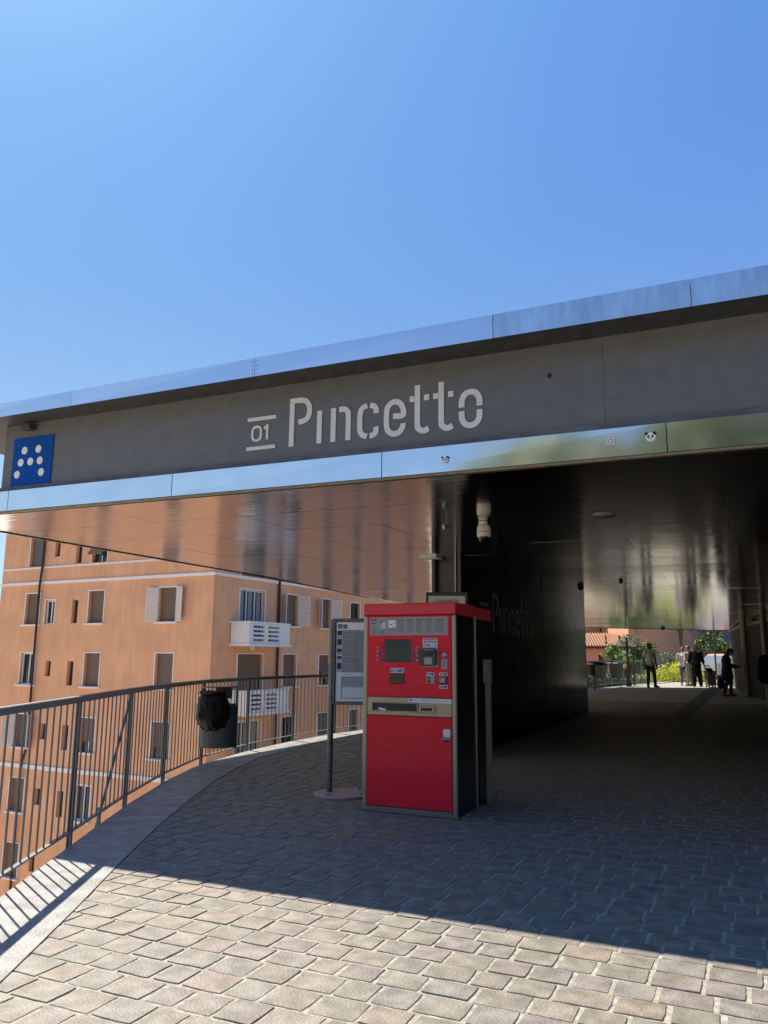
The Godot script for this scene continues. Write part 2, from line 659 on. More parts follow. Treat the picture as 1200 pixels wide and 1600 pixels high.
func build_ground() -> void:
	var st := begin()
	var n := 24
	for i in n:
		for j in n:
			var a := Vector3(-1800.0 + 3600.0 * i / n, -12.0, -1800.0 + 3600.0 * j / n)
			var d := 3600.0 / n
			quad(st, a, a + Vector3(d, 0, 0), a + Vector3(d, 0, d), a + Vector3(0, 0, d), Vector3.UP)
	structure("ground", done(st), M.street)
	# hills all round the town
	var hs := begin()
	hs.set_smooth_group(1)
	var hn := noise(0.9, 4, 5)
	var seg := 96
	for i in seg:
		var ring := []
		for e in 2:
			var t := TAU * (i + e) / seg
			var dir := Vector3(cos(t), 0, sin(t))
			var hh := 70.0 + 60.0 * hn.get_noise_2d(cos(t) * 2.0, sin(t) * 2.0)
			ring.append([dir * 900.0 + Vector3(0, -12, 0), dir * 1250.0 + Vector3(0, hh * 0.7, 0), dir * 1600.0 + Vector3(0, hh, 0)])
		for k in 2:
			quad(hs, ring[0][k], ring[1][k], ring[1][k + 1], ring[0][k + 1], Vector3.UP)
	structure("hills", done(hs), worn(Color(0.07, 0.09, 0.045), 0.95, 0.0, noise_tex.blot, 0.004))
	# the bank behind the viewer and the gardens past the far railing
	structure("bank_ground", ground_sheet(PackedVector2Array([Vector2(-40, 9.1), Vector2(50, 9.1), Vector2(50, 70), Vector2(-40, 70)]), -0.03), M.earth)
	structure("garden_ground", ground_sheet(PackedVector2Array([Vector2(5.2, -24.1), Vector2(7.4, -30.9), Vector2(11.5, -37.0), Vector2(16.7, -45.8), Vector2(24, -54.2), Vector2(80, -54.2), Vector2(80, -120), Vector2(18, -120), Vector2(5.0, -34)]), -0.62), M.earth)
	# the outer face of the raised square
	var o := kerb_outer()
	var ws := begin()
	for i in o.size() - 1:
		var p := Vector3(o[i].x, 0, o[i].y)
		var q := Vector3(o[i + 1].x, 0, o[i + 1].y)
		var nrm := Vector3((q - p).z, 0, -(q - p).x)
		var gp := ground_at(p.x, p.z).y
		var gq := ground_at(q.x, q.z).y
		quad(ws, p + Vector3(0, gp - 0.004, 0), q + Vector3(0, gq - 0.004, 0), q + Vector3(0, -12, 0), p + Vector3(0, -12, 0), nrm)
	structure("retaining_wall", done(ws), M.concrete)


func build_plaza() -> void:
	var bed := structure("plaza_paving", ground_sheet(plaza_poly(), -0.0065), M.joint)
	lay_pavers(bed)
	# kerb of long grey slabs between the paving and the railing
	var o := kerb_outer()
	var n := kerb_inner()
	var kerb := structure("kerb", ground_sheet(PackedVector2Array([o[1], n[1], n[2], o[2]]), -0.02), M.joint)
	var cuts := [0, 1, 2, 4, 6, 8, 10, 11, 12, 13, 14, 15, 16, 17, 18, 19, 20, 21]
	for c in cuts.size() - 1:
		var a: int = cuts[c]
		var b: int = cuts[c + 1]
		var st := begin()
		for i in range(a, b):
			var g := 0.003
			var o1: Vector2 = o[i]
			var o2: Vector2 = o[i + 1]
			var n1: Vector2 = n[i]
			var n2: Vector2 = n[i + 1]
			if i == a:
				o1 = o1.move_toward(o2, g)
				n1 = n1.move_toward(n2, g)
			n1 = n1.move_toward(o1, 0.006)
			n2 = n2.move_toward(o2, 0.006)
			var v := []
			for p in [o1, o2, n2, n1]:
				v.append(ground_at(p.x, p.y) + Vector3(0, 0.004, 0))
			quad(st, v[0], v[1], v[2], v[3], Vector3.UP)
			var dn := Vector3(0, -0.12, 0)
			quad(st, v[3], v[2], v[2] + dn, v[3] + dn, v[3] - v[0])
			quad(st, v[0], v[1], v[1] + dn * 2.0, v[0] + dn * 2.0, v[0] - v[3])
			if i == a:
				quad(st, v[0], v[3], v[3] + dn, v[0] + dn, v[0] - v[1])
		part("kerb_slab", done(st), M.kerb, kerb)
	# ribbed guidance strip down the passage
	var ts := begin()
	var p0 := Vector3(7.1, 0, -19.6)
	var p1 := Vector3(13.6, 0, -32.6)
	var dir := (p1 - p0).normalized()
	var sd := Vector3(-dir.z, 0, dir.x)
	for k in 6:
		var off := sd * (k - 2.5) * 0.085
		var last := Vector3.ZERO
		for j in 9:
			var w := (p0 + off).lerp(p1 + off, j / 8.0)
			var g := ground_at(w.x, w.z) + Vector3(0, 0.008, 0)
			if j > 0:
				add_bar(ts, last, g, 0.045, 0.014, sd, 0.004)
			last = g
	structure("guidance_strip", done(ts), M.tactile)


# one paver: an uneven quadrilateral with split edges, top at y = 0
func paver_mesh(sd: int) -> ArrayMesh:
	var r := RandomNumberGenerator.new()
	r.seed = sd
	var ring := []
	for e in 4:
		var cs := [Vector2(-0.5, -0.5), Vector2(0.5, -0.5), Vector2(0.5, 0.5), Vector2(-0.5, 0.5)]
		var a: Vector2 = cs[e]
		var b: Vector2 = cs[(e + 1) % 4]
		for k in 3:
			var p := a.lerp(b, k / 3.0 + (r.randf_range(-0.06, 0.06) if k > 0 else 0.0))
			p += Vector2(r.randf_range(-0.012, 0.012), r.randf_range(-0.013, 0.013))
			if k == 0:
				p *= 1.0 - r.randf_range(0.0, 0.025)
			ring.append(p)
	return paver_from(ring, 0.010, r)


func paver_from(ring: Array, inset: float, r: RandomNumberGenerator) -> ArrayMesh:
	var st := begin()
	var c := Vector2.ZERO
	for p in ring:
		c += p
	c /= ring.size()
	var top := []
	for p in ring:
		var q: Vector2 = c + (p - c) * (1.0 - inset * 2.0)
		top.append(Vector3(q.x, r.randf_range(-0.0015, 0.0), q.y))
	var mid := Vector3(c.x, r.randf_range(-0.001, 0.001), c.y)
	for i in ring.size():
		var j := (i + 1) % ring.size()
		var a := Vector3(ring[i].x, -0.003, ring[i].y)
		var b := Vector3(ring[j].x, -0.003, ring[j].y)
		tri(st, mid, top[i], top[j], Vector3.UP)
		quad(st, top[i], top[j], b, a, Vector3.UP)
		quad(st, a, b, b + Vector3(0, -0.03, 0), a + Vector3(0, -0.03, 0), (a + b) * 0.5 - Vector3(c.x, 0, c.y))
	return done(st)


func lay_pavers(bed: Node) -> void:
	var kinds := []
	for k in 10:
		kinds.append(paver_mesh(100 + k))
	var plaza := plaza_poly()
	var fb := front_basis()
	var laid := []
	var s := 1.6
	while s < 26.0:
		var pitch := rng.randf_range(0.183, 0.212)
		var near := s < 13.0
		var u := -9.0 + rng.randf_range(0.0, 0.2)
		var u1 := 4.6 if near else 1.0
		while u < u1:
			var w := rng.randf_range(0.17, 0.265)
			var gap := rng.randf_range(0.013, 0.030)
			var uc := u + w * 0.5
			var sc := s + pitch * 0.5
			var sway := 0.012 * sin(uc * 1.3 + s)
			var c := us(uc, sc + sway)
			u += w
			if Geometry2D.is_point_in_polygon(Vector2(c.x, c.z), plaza):
				laid.append([c, w - gap, pitch - gap * rng.randf_range(0.6, 1.1), _tone(c), rng.randi() % 10, rng.randf_range(-0.009, 0.009), rng.randf_range(-0.008, 0.008), rng.randf_range(-0.003, 0.0015), rng.randf_range(-0.02, 0.02), rng.randi() % 2])
			else:
				var c2 := us(uc + 0.25, sc)
				if Geometry2D.is_point_in_polygon(Vector2(c2.x, c2.z), plaza):
					laid.append([c, w - gap, pitch - gap * 0.8, _tone(c), -1, 0.0, 0.0, 0.0, 0.0, 0])
		s += pitch
	# the ones that show largest are stones of their own, the rest one bed
	var cam := Vector3(0, 1.5, 0)
	for p in laid:
		var d: Vector3 = p[0] - cam
		var seen: bool = d.z < -2.6 and absf(d.x) < absf(d.z) * 0.56 + 0.15
		p.append(1.5 * p[1] * p[2] / pow(d.length(), 3.0) if seen else 0.0)
	laid.sort_custom(func(a, b): return a[10] > b[10])
	var rest := []
	for i in laid.size():
		var p: Array = laid[i]
		var whole: bool = p[4] >= 0
		var turn := Basis(Vector3.UP, p[8] + (PI if p[9] == 1 else 0.0)) * Basis(Vector3.RIGHT, p[5]) * Basis(Vector3.BACK, p[6])
		var y: float = gy(0.421 * p[0].x - 0.907 * p[0].z) + p[7]
		var xf := Transform3D(fb * turn * Basis.from_scale(Vector3(p[1], 1.0, p[2])), p[0] + Vector3(0, y, 0))
		# stones that meet the kerb are cut to its line
		var quad_pts := PackedVector2Array()
		for q in [Vector2(-0.5, -0.5), Vector2(0.5, -0.5), Vector2(0.5, 0.5), Vector2(-0.5, 0.5)]:
			var w: Vector3 = xf * Vector3(q.x, 0, q.y)
			quad_pts.append(Vector2(w.x, w.z))
		var cut := Geometry2D.intersect_polygons(quad_pts, plaza)
		if cut.is_empty():
			continue
		var area := absf(_area(cut[0]))
		var split: bool = area < p[1] * p[2] * 0.985 or not whole
		if area < 0.004:
			continue
		if split:
			var ring := []
			for v in cut[0]:
				ring.append(Vector2(v.x, v.y))
			var ms := paver_from(ring, 0.012, rng)
			var ylift := at(0, gy(0.421 * p[0].x - 0.907 * p[0].z), 0)
			if i < 300:
				part("paver", ms, M.stone[p[3]], bed, ylift)
			else:
				rest.append([ms, ylift, p[3]])
		elif i < 300:
			part("paver", kinds[p[4]], M.stone[p[3]], bed, xf)
		else:
			rest.append([kinds[p[4]], xf, p[3]])
	var tones := []
	for m in M.stone:
		tones.append((m.albedo_color as Color).srgb_to_linear())
	var all := SurfaceTool.new()
	all.begin(Mesh.PRIMITIVE_TRIANGLES)
	var verts := PackedVector3Array()
	var norms := PackedVector3Array()
	var cols := PackedColorArray()
	var cache := {}
	for r in rest:
		if not cache.has(r[0]):
			var mdt := r[0].surface_get_arrays(0) as Array
			var idx = mdt[Mesh.ARRAY_INDEX]
			var vv: PackedVector3Array = mdt[Mesh.ARRAY_VERTEX]
			var nn: PackedVector3Array = mdt[Mesh.ARRAY_NORMAL]
			if idx != null and idx.size() > 0:
				var v2 := PackedVector3Array()
				var n2 := PackedVector3Array()
				for k in idx:
					v2.append(vv[k])
					n2.append(nn[k])
				vv = v2
				nn = n2
			cache[r[0]] = [vv, nn]
		var xf2: Transform3D = r[1]
		verts.append_array(xf2 * (cache[r[0]][0] as PackedVector3Array))
		var nb := xf2.basis.inverse().transposed()
		var col: Color = tones[r[2]]
		for nv in cache[r[0]][1]:
			norms.append((nb * nv).normalized())
			cols.append(col)
	var arr := []
	arr.resize(Mesh.ARRAY_MAX)
	arr[Mesh.ARRAY_VERTEX] = verts
	arr[Mesh.ARRAY_NORMAL] = norms
	arr[Mesh.ARRAY_COLOR] = cols
	var am := ArrayMesh.new()
	am.add_surface_from_arrays(Mesh.PRIMITIVE_TRIANGLES, arr)
	var f := part("distant_pavers", am, M.stone_mix, bed)
	f.set_meta("kind", "stuff")


func _tone(c: Vector3) -> int:
	var k := rng.randi() % 16
	return [0, 1, 2, 3, 4, 0, 1, 2, 3, 6, 4, 6, 7, 2, 1, 5][k]


func _area(p: PackedVector2Array) -> float:
	var a := 0.0
	for i in p.size():
		a += p[i].cross(p[(i + 1) % p.size()])
	return a * 0.5


# ---------------------------------------------------------------- the station roof

func dip(u: float) -> float:
	return -0.0085 * (u + 4.0)


func soffit_y(u: float, s: float) -> float:
	return 3.125 + dip(u) - maxf(0.0, s - 14.0) * 0.0158


func build_canopy() -> void:
	var c := thing("station_canopy", "long dark grey station canopy with steel edges and mirror polished soffit", "canopy")
	var fb := front_basis()
	var foot := PackedVector2Array([Vector2(-9.25, 6.47), Vector2(7.0, 6.47), Vector2(7.0, 39.7), Vector2(-9.25, 32.85)])
	# soffit of long polished panels, each hung a hair out of true
	var s := 6.47
	var row := 0
	while s < 39.7:
		var ds := 1.09
		var u := -9.25 - (1.3 if row % 2 == 1 else 0.0)
		while u < 7.0:
			var cell := rect(u + 0.003, s + 0.004, u + 2.6 - 0.003, s + ds - 0.004)
			var tu := rng.randf_range(-0.0012, 0.0012)
			var tv := rng.randf_range(-0.0012, 0.0012)
			for q in Geometry2D.intersect_polygons(cell, foot):
				if absf(_area(q)) < 0.01:
					continue
				var st := begin()
				var lo := []
				for v in q:
					lo.append(us(v.x, v.y, soffit_y(v.x, v.y) + (v.x - u - 1.3) * tu + (v.y - s - 0.5) * tv))
				var off := Vector2(rng.randf(), rng.randf())
				for k in range(1, lo.size() - 1):
					var ids := [0, k, k + 1]
					if (lo[k] - lo[0]).cross(lo[k + 1] - lo[0]).y < 0.0:
						ids = [0, k + 1, k]
					for id in ids:
						st.set_uv(Vector2(q[id].x * 0.10, q[id].y * 1.4) + off)
						st.add_vertex(lo[id])
				st.set_uv(off)
				var mid := us(u + 1.3, s + 0.5, 3.1)
				for k in lo.size():
					var a: Vector3 = lo[k]
					var b: Vector3 = lo[(k + 1) % lo.size()]
					quad(st, a, b, b + Vector3(0, 0.03, 0), a + Vector3(0, 0.03, 0), (a + b) * 0.5 - mid)
				part("soffit_panel", done(st), M.soffit[rng.randi() % 3], c)
			u += 2.6
		s += ds
		row += 1
	# the slab that carries them
	var rs := begin()
	for cut in [[6.47, 14.0], [14.0, 41.0]]:
		for q in Geometry2D.intersect_polygons(foot, rect(-20, cut[0], 20, cut[1])):
			var lo2 := []
			var hi2 := []
			for v in q:
				lo2.append(us(v.x, v.y, soffit_y(v.x, v.y) + 0.05))
				hi2.append(us(v.x, v.y, soffit_y(v.x, v.y) + 0.33))
			for k in range(1, q.size() - 1):
				tri(rs, lo2[0], lo2[k], lo2[k + 1], Vector3.DOWN)
				tri(rs, hi2[0], hi2[k], hi2[k + 1], Vector3.UP)
			for k in q.size():
				var k3 := (k + 1) % q.size()
				quad(rs, lo2[k], lo2[k3], hi2[k3], hi2[k], (lo2[k] + lo2[k3]) * 0.5 - us(-1, 20, 3.2))
	part("roof_slab", done(rs), M.roof, c)
	# thin steel angle along the open left and rear edges
	for e in [[Vector2(-9.27, 6.44), Vector2(-9.27, 32.85)], [Vector2(-9.27, 32.87), Vector2(7.0, 39.72)]]:
		var es := begin()
		for k in 12:
			var a2: Vector2 = e[0].lerp(e[1], k / 12.0)
			var b2: Vector2 = e[0].lerp(e[1], (k + 1) / 12.0)
			add_bar(es, us(a2.x, a2.y, soffit_y(a2.x, a2.y) + 0.15), us(b2.x, b2.y, soffit_y(b2.x, b2.y) + 0.15), 0.33, 0.03, Vector3.UP, 0.002)
		part("edge_trim", done(es), M.strip if e[0].y < 10.0 else M.galv, c)
	# lower polished band, 0.24 m high
	var cuts := [-9.27, -7.9, -5.45, -3.0, -0.5, 1.95, 4.4, 7.0]
	for i in cuts.size() - 1:
		var st2 := begin()
		var a3: float = cuts[i] + 0.004
		var b3: float = cuts[i + 1] - 0.004
		var ss := 6.40
		var tilt := rng.randf_range(-0.002, 0.002)
		quad(st2, us(a3, ss + tilt, 3.15 + dip(a3)), us(b3, ss - tilt, 3.15 + dip(b3)), us(b3, ss + 0.001, 3.39 + dip(b3)), us(a3, ss + 0.001, 3.39 + dip(a3)), -S)
		quad(st2, us(a3, ss + 0.001, 3.39 + dip(a3)), us(b3, ss + 0.001, 3.39 + dip(b3)), us(b3, 6.62, 3.392 + dip(b3)), us(a3, 6.62, 3.392 + dip(a3)), Vector3.UP)
		quad(st2, us(a3, ss + tilt, 3.15 + dip(a3)), us(b3, ss - tilt, 3.15 + dip(b3)), us(b3, 6.47, 3.15 + dip(b3)), us(a3, 6.47, 3.15 + dip(a3)), Vector3.DOWN)
		part("edge_band", done(st2), M.strip, c)
	var ds2 := begin()
	add_bar(ds2, us(-9.25, 6.425, 3.137 + dip(-9.25)), us(7.0, 6.425, 3.137 + dip(7.0)), 0.022, 0.03, Vector3.UP)
	part("drip_edge", done(ds2), M.brass, c)
	# recessed dark face that carries the name
	var fc := [-8.16, -0.98, 3.0, 7.0]
	for i in 3:
		var st3 := begin()
		var a4: float = fc[i] + 0.001
		var b4: float = fc[i + 1] - 0.001
		quad(st3, us(a4, 6.5, 3.385 + dip(a4)), us(b4, 6.5, 3.385 + dip(b4)), us(b4, 6.5, 4.235 + dip(b4)), us(a4, 6.5, 4.235 + dip(a4)), -S)
		quad(st3, us(a4, 6.56, 3.385 + dip(a4)), us(a4, 6.5, 3.385 + dip(a4)), us(a4, 6.5, 4.235 + dip(a4)), us(a4, 6.56, 4.235 + dip(a4)), -U)
		quad(st3, us(b4, 6.56, 3.385 + dip(b4)), us(b4, 6.5, 3.385 + dip(b4)), us(b4, 6.5, 4.235 + dip(b4)), us(b4, 6.56, 4.235 + dip(b4)), U)
		part("fascia_panel", done(st3), M.fascia, c)
	var bs := begin()
	add_box(bs, Transform3D(fb, us(-0.58, 8.56, 3.83)), Vector3(15.16, 0.76, 4.0), 0.01)
	part("upper_box", done(bs), M.fascia, c)
	# projecting steel cap in sheets
	var cc := [-9.4, -6.73, -4.28, -1.835, -0.24, 2.2, 4.65, 7.2]
	for i in cc.size() - 1:
		var st4 := begin()
		var a5: float = cc[i] + 0.0025
		var b5: float = cc[i + 1] - 0.0025
		var bow := rng.randf_range(-0.003, 0.003)
		quad(st4, us(a5, 6.15, 4.228 + dip(a5)), us(b5, 6.15, 4.228 + dip(b5)), us(b5, 6.15 + bow, 4.425), us(a5, 6.15 - bow, 4.425), -S)
		quad(st4, us(a5, 6.15 - bow, 4.425), us(b5, 6.15 + bow, 4.425), us(b5, 11.0, 4.45), us(a5, 11.0, 4.45), Vector3.UP)
		part("cap_sheet", done(st4), M.cap_dirty if i in [3, 4] else M.cap, c)
	var us2 := begin()
	quad(us2, us(-9.4, 6.155, 4.232 + dip(-9.4)), us(7.2, 6.155, 4.232 + dip(7.2)), us(7.2, 11.0, 4.24 + dip(7.2)), us(-9.4, 11.0, 4.24 + dip(-9.4)), Vector3.DOWN)
	quad(us2, us(-9.4, 6.155, 4.232 + dip(-9.4)), us(-9.4, 11.0, 4.24 + dip(-9.4)), us(-9.4, 11.0, 4.44), us(-9.4, 6.155, 4.42), -U)
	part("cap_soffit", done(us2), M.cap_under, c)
	var rv2 := begin()
	for k in 4:
		for e3 in [-0.028, 0.028]:
			add_box(rv2, Transform3D(fb, us(-4.28 + e3, 6.148, 4.255 + 0.045 * k)), Vector3(0.010, 0.010, 0.006), 0.002)
	part("rivets", done(rv2), M.steel_dark, c)
	# a small junction box under the cap, by the blue sign
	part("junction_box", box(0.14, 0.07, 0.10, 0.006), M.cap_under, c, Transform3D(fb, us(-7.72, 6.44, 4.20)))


# strokes of the station name, in metres from the foot of the first letter
func name_strokes() -> Array:
	return [
		["letter_p", [[[0.028, 0.0], [0.028, 0.4445]], [[0.0, 0.472], [0.12, 0.472], [0.19, 0.452], [0.226, 0.395], [0.226, 0.315], [0.19, 0.262], [0.105, 0.244]]]],
		["letter_i", [[[0.347, 0.0], [0.347, 0.335]]]],
		["letter_n", [[[0.503, 0.0], [0.503, 0.342]], [[0.566, 0.318], [0.62, 0.318], [0.66, 0.290], [0.668, 0.23], [0.668, 0.0]]]],
		["letter_c", [[[0.872, 0.322], [0.822, 0.303], [0.797, 0.245], [0.797, 0.095], [0.822, 0.037], [0.872, 0.016]], [[0.902, 0.322], [0.944, 0.309], [0.966, 0.28], [0.969, 0.236]], [[0.902, 0.016], [0.944, 0.027], [0.966, 0.056], [0.969, 0.102]]]],
		["letter_e", [[[1.146, 0.184], [1.247, 0.184], [1.245, 0.25], [1.217, 0.302], [1.163, 0.325], [1.108, 0.302], [1.08, 0.245], [1.08, 0.09], [1.108, 0.033], [1.163, 0.010], [1.217, 0.028], [1.245, 0.07], [1.248, 0.104]]]],
		["letter_t", [[[1.394, 0.457], [1.394, 0.09], [1.410, 0.032], [1.456, 0.008], [1.507, 0.027]], [[1.316, 0.328], [1.362, 0.328]], [[1.460, 0.328], [1.512, 0.328]]]],
		["letter_t", [[[1.631, 0.457], [1.631, 0.09], [1.647, 0.032], [1.692, 0.008], [1.743, 0.027]], [[1.552, 0.328], [1.599, 0.328]], [[1.698, 0.328], [1.750, 0.328]]]],
		["letter_o", [[[1.829, 0.186], [1.832, 0.255], [1.864, 0.309], [1.914, 0.324], [1.964, 0.309], [1.996, 0.255], [1.998, 0.186]], [[1.829, 0.150], [1.832, 0.080], [1.864, 0.026], [1.914, 0.010], [1.964, 0.026], [1.996, 0.080], [1.998, 0.150]]]],
	]


func build_name(o: Node, base: Transform3D, k: float, m: Material) -> void:
	for l in name_strokes():
		var st := begin()
		for line in l[1]:
			var pts: Array = line
			stroke(st, smooth_line(pts, 6) if pts.size() > 2 else poly_of(pts), 0.054, 0.008)
		part(l[0], done(st), m, o, base * Transform3D(Basis.from_scale(Vector3(k, k, 1.0)), Vector3.ZERO))


func build_number(o: Node, base: Transform3D, k: float, m: Material) -> void:
	for y in [0.335, 0.024]:
		part("sign_bar", box(0.345 * k, 0.038 * k, 0.008, 0.001), m, o, base * at(-0.335 * k, y * k, 0.004))
	var sz := begin()
	stroke(sz, smooth_line([[-0.39, 0.105], [-0.426, 0.116], [-0.441, 0.150], [-0.441, 0.207], [-0.426, 0.241], [-0.39, 0.252]], 5), 0.026, 0.008)
	stroke(sz, smooth_line([[-0.39, 0.252], [-0.354, 0.241], [-0.339, 0.207], [-0.339, 0.150], [-0.354, 0.116], [-0.39, 0.105]], 5), 0.026, 0.008)
	stroke(sz, poly_of([[-0.302, 0.222], [-0.262, 0.252], [-0.262, 0.105]]), 0.026, 0.008)
	part("numeral", done(sz), m, o, base * Transform3D(Basis.from_scale(Vector3(k, k, 1.0)), Vector3.ZERO))


func build_signs() -> void:
	var fb := front_basis()
	# the name on the dark face of the canopy
	var slope := Basis(Vector3.BACK, -0.0085)
	var origin := us(-4.075, 6.497, 3.573)
	var n := thing("station_name_sign", "grey stencil lettering Pincetto with 01 on the dark canopy face", "sign", origin)
	build_name(n, Transform3D(fb * slope, Vector3.ZERO), 1.0, M.lettering)
	build_number(n, Transform3D(fb * slope, Vector3.ZERO), 1.0, M.lettering)
	# the blue square with the M of white dots
	var b := thing("line_logo_sign", "square blue sign with seven white dots at the canopy's left end", "sign", us(-7.665, 6.497, 3.76))
	var bx := Transform3D(fb * slope, Vector3.ZERO)
	part("panel", box(0.655, 0.655, 0.012, 0.002), M.sign_blue, b, bx * at(0, 0, 0.006))
	for d in [[-0.145, 0.165], [0.085, 0.165], [-0.19, 0.02], [-0.03, 0.02], [0.125, 0.02], [-0.235, -0.125], [0.165, -0.125]]:
		part("dot", extrude(disc(0, 0, 0.047, 24), 0.006), M.white_disc, b, bx * at(d[0] + 0.015, d[1], 0.0125))
	# stickers on the polished band and the dark face
	var spots := [[-2.37, 3.243, 6.385, "small round panda sticker left of the others on polished band", 0.030], [-0.93, 3.25, 6.385, "square white sticker with a faint round print on polished band", 0.0], [-0.62, 3.253, 6.385, "larger panda face sticker near a joint of polished band", 0.039]]
	for p in spots:
		var t := thing("sticker", p[3], "sticker", us(p[0], p[2], p[1]), 0.0)
		var sx := Transform3D(fb, Vector3.ZERO)
		var r: float = p[4]
		if r == 0.0:
			part("paper", box(0.066, 0.066, 0.003, 0.0005), M.label_white, t, sx)
			part("print", extrude(disc(0, 0, 0.022, 16), 0.002), M.grey_plastic, t, sx * at(0, 0, 0.001))
			part("print", extrude(disc(0, -0.002, 0.015, 16), 0.002), M.label_white, t, sx * at(0, 0, 0.0017))
		else:
			part("paper", extrude(disc(0, 0, r, 20, r * 0.92), 0.003), M.white_disc, t, sx)
			for e in [-1.0, 1.0]:
				part("ear", extrude(disc(e * r * 0.8, r * 0.75, r * 0.34, 12), 0.003), M.black, t, sx * at(0, 0, 0.0012))
				part("eye", extrude(disc(e * r * 0.42, r * 0.08, r * 0.22, 10, r * 0.32), 0.002), M.black, t, sx * at(0, 0, 0.0022))
			part("nose", extrude(disc(0, -r * 0.38, r * 0.17, 10, r * 0.12), 0.002), M.black, t, sx * at(0, 0, 0.0022))
	var ds := thing("sticker", "tiny dark torn sticker on the grey canopy face right of the name", "sticker", us(-1.44, 6.496, 3.93))
	part("paper", extrude(poly_of([[-0.018, -0.02], [0.013, -0.024], [0.022, 0.008], [0.006, 0.024], [-0.015, 0.013]]), 0.003), M.black, ds, Transform3D(fb, Vector3.ZERO))


# ---------------------------------------------------------------- black clad block under the roof

func build_wall_block() -> void:
	var b := thing("station_wall", "tall glossy black clad wall block standing under the canopy", "wall")
	var fb := front_basis()
	var u0 := -4.68
	var u1 := -4.16
	var hgt := 3.2
	for seg in [[11.96, 14.62], [14.62, 17.28], [17.28, 19.72], [19.72, 22.16]]:
		var l: float = seg[1] - seg[0] - 0.008
		part("cladding_panel", box(0.04, hgt, l, 0.003), M.black_panel, b, Transform3D(fb, us(u1 - 0.02, (seg[0] + seg[1]) * 0.5, hgt * 0.5)))
		part("cladding_panel", box(0.04, hgt, l, 0.003), M.black_panel, b, Transform3D(fb, us(u0 + 0.02, (seg[0] + seg[1]) * 0.5, hgt * 0.5)))
	part("core", box(0.42, hgt, 9.9, 0.01), M.black, b, Transform3D(fb, us((u0 + u1) * 0.5, 17.12, hgt * 0.5)))
	part("end_panel", box(0.52, hgt, 0.06, 0.004), M.black_panel, b, Transform3D(fb, us((u0 + u1) * 0.5, 22.2, hgt * 0.5)))
	# the recessed front, a tall dark door leaf in a frame
	part("front_panel", box(0.40, hgt, 0.03, 0.004), M.dark_panel, b, Transform3D(fb, us(-4.42, 12.06, hgt * 0.5)))
	for u in [-4.65, -4.20]:
		part("door_frame", box(0.06, hgt, 0.12, 0.006), M.dark_frame, b, Transform3D(fb, us(u, 11.99, hgt * 0.5)))
	part("door_frame", box(0.03, hgt, 0.05, 0.004), M.steel_dark, b, Transform3D(fb, us(-4.29, 12.02, hgt * 0.5)))
	part("cornice_plate", box(0.30, 0.035, 0.30, 0.004), M.white, b, Transform3D(fb, us(-4.66, 11.84, 3.112)))
	part("skirting", box(0.54, 0.10, 0.02, 0.003), M.steel_dark, b, Transform3D(fb, us(-4.42, 11.93, 0.05)))
	var wb := Basis(S, Vector3.UP, U)
	var n := thing("wall_name_sign", "dim grey Pincetto lettering on the glossy black wall", "sign", us(-4.158, 13.56, 1.95))
	build_name(n, Transform3D(wb, Vector3.ZERO), 1.42, M.lettering_dim)
	build_number(n, Transform3D(wb, Vector3.ZERO), 1.42, M.lettering_dim)


func build_tunnel_side() -> void:
	var st := begin()
	var sr := begin()
	var line := [[-0.83, 36.35], [-0.35, 31.0], [0.25, 28.0], [1.0, 22.0], [2.0, 12.0], [3.2, 6.6]]
	var o := thing("passage_wall", "rough dark stone wall with black upper panels along the passage's right side", "wall")
	for i in line.size() - 1:
		var a: Array = line[i]
		var b: Array = line[i + 1]
		var pa := us(a[0], a[1])
		var pb := us(b[0], b[1])
		var dir := (pb - pa).normalized()
		var nrm := Vector3(dir.z, 0, -dir.x)
		if nrm.dot(U) > 0.0:
			nrm = -nrm
		var l := pa.distance_to(pb)
		var mid := (pa + pb) * 0.5 - nrm * 0.2
		var bs := Basis(dir, Vector3.UP, dir.cross(Vector3.UP))
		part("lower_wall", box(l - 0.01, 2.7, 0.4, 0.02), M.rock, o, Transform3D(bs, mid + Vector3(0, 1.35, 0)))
		part("upper_panel", box(l - 0.01, 0.6, 0.3, 0.01), M.black_panel, o, Transform3D(bs, mid + Vector3(0, 3.01, 0)))
		part("beam", box(l - 0.01, 0.10, 0.46, 0.01), M.dark_frame, o, Transform3D(bs, mid + Vector3(0, 2.71, 0)))
	# round steel columns in front of it
	for c in [[-0.24, 29.65, 0.11, "round grey steel column beside the woman looking at her phone"], [0.33, 24.6, 0.085, "thinner round steel column behind the person at the right edge"]]:
		var p := us(c[0], c[1])
		var g := gy(c[1])
		var col := thing("steel_column", c[3], "column", p + Vector3(0, g, 0))
		part("shaft", tube([Vector3.ZERO, Vector3(0, 3.2 - g, 0)], c[2], 20), M.brass, col)
		part("base_plate", lathe([Vector2(0, 0), Vector2(c[2] + 0.07, 0), Vector2(c[2] + 0.07, 0.015), Vector2(c[2], 0.03)], 20, false), M.dark_frame, col)
	# low dark railing against the wall
	var r := thing("passage_railing", "low dark railing of vertical bars against the passage wall", "railing")
	var p0 := us(0.55, 25.8)
	var p1 := us(0.78, 20.2)
	for h in [0.12, 1.02]:
		part("rail", bar(p0 + Vector3(0, gy(25.8) + h, 0), p1 + Vector3(0, gy(20.2) + h, 0), 0.05, 0.03, Vector3.UP), M.rail, r)
	for k in 30:
		var w := p0.lerp(p1, k / 29.0)
		var g2 := ground_at(w.x, w.z)
		part("bar", box(0.02, 1.0, 0.02, 0.002), M.rail, r, Transform3D(front_basis(), g2 + Vector3(0, 0.52, 0)))


# ---------------------------------------------------------------- buildings

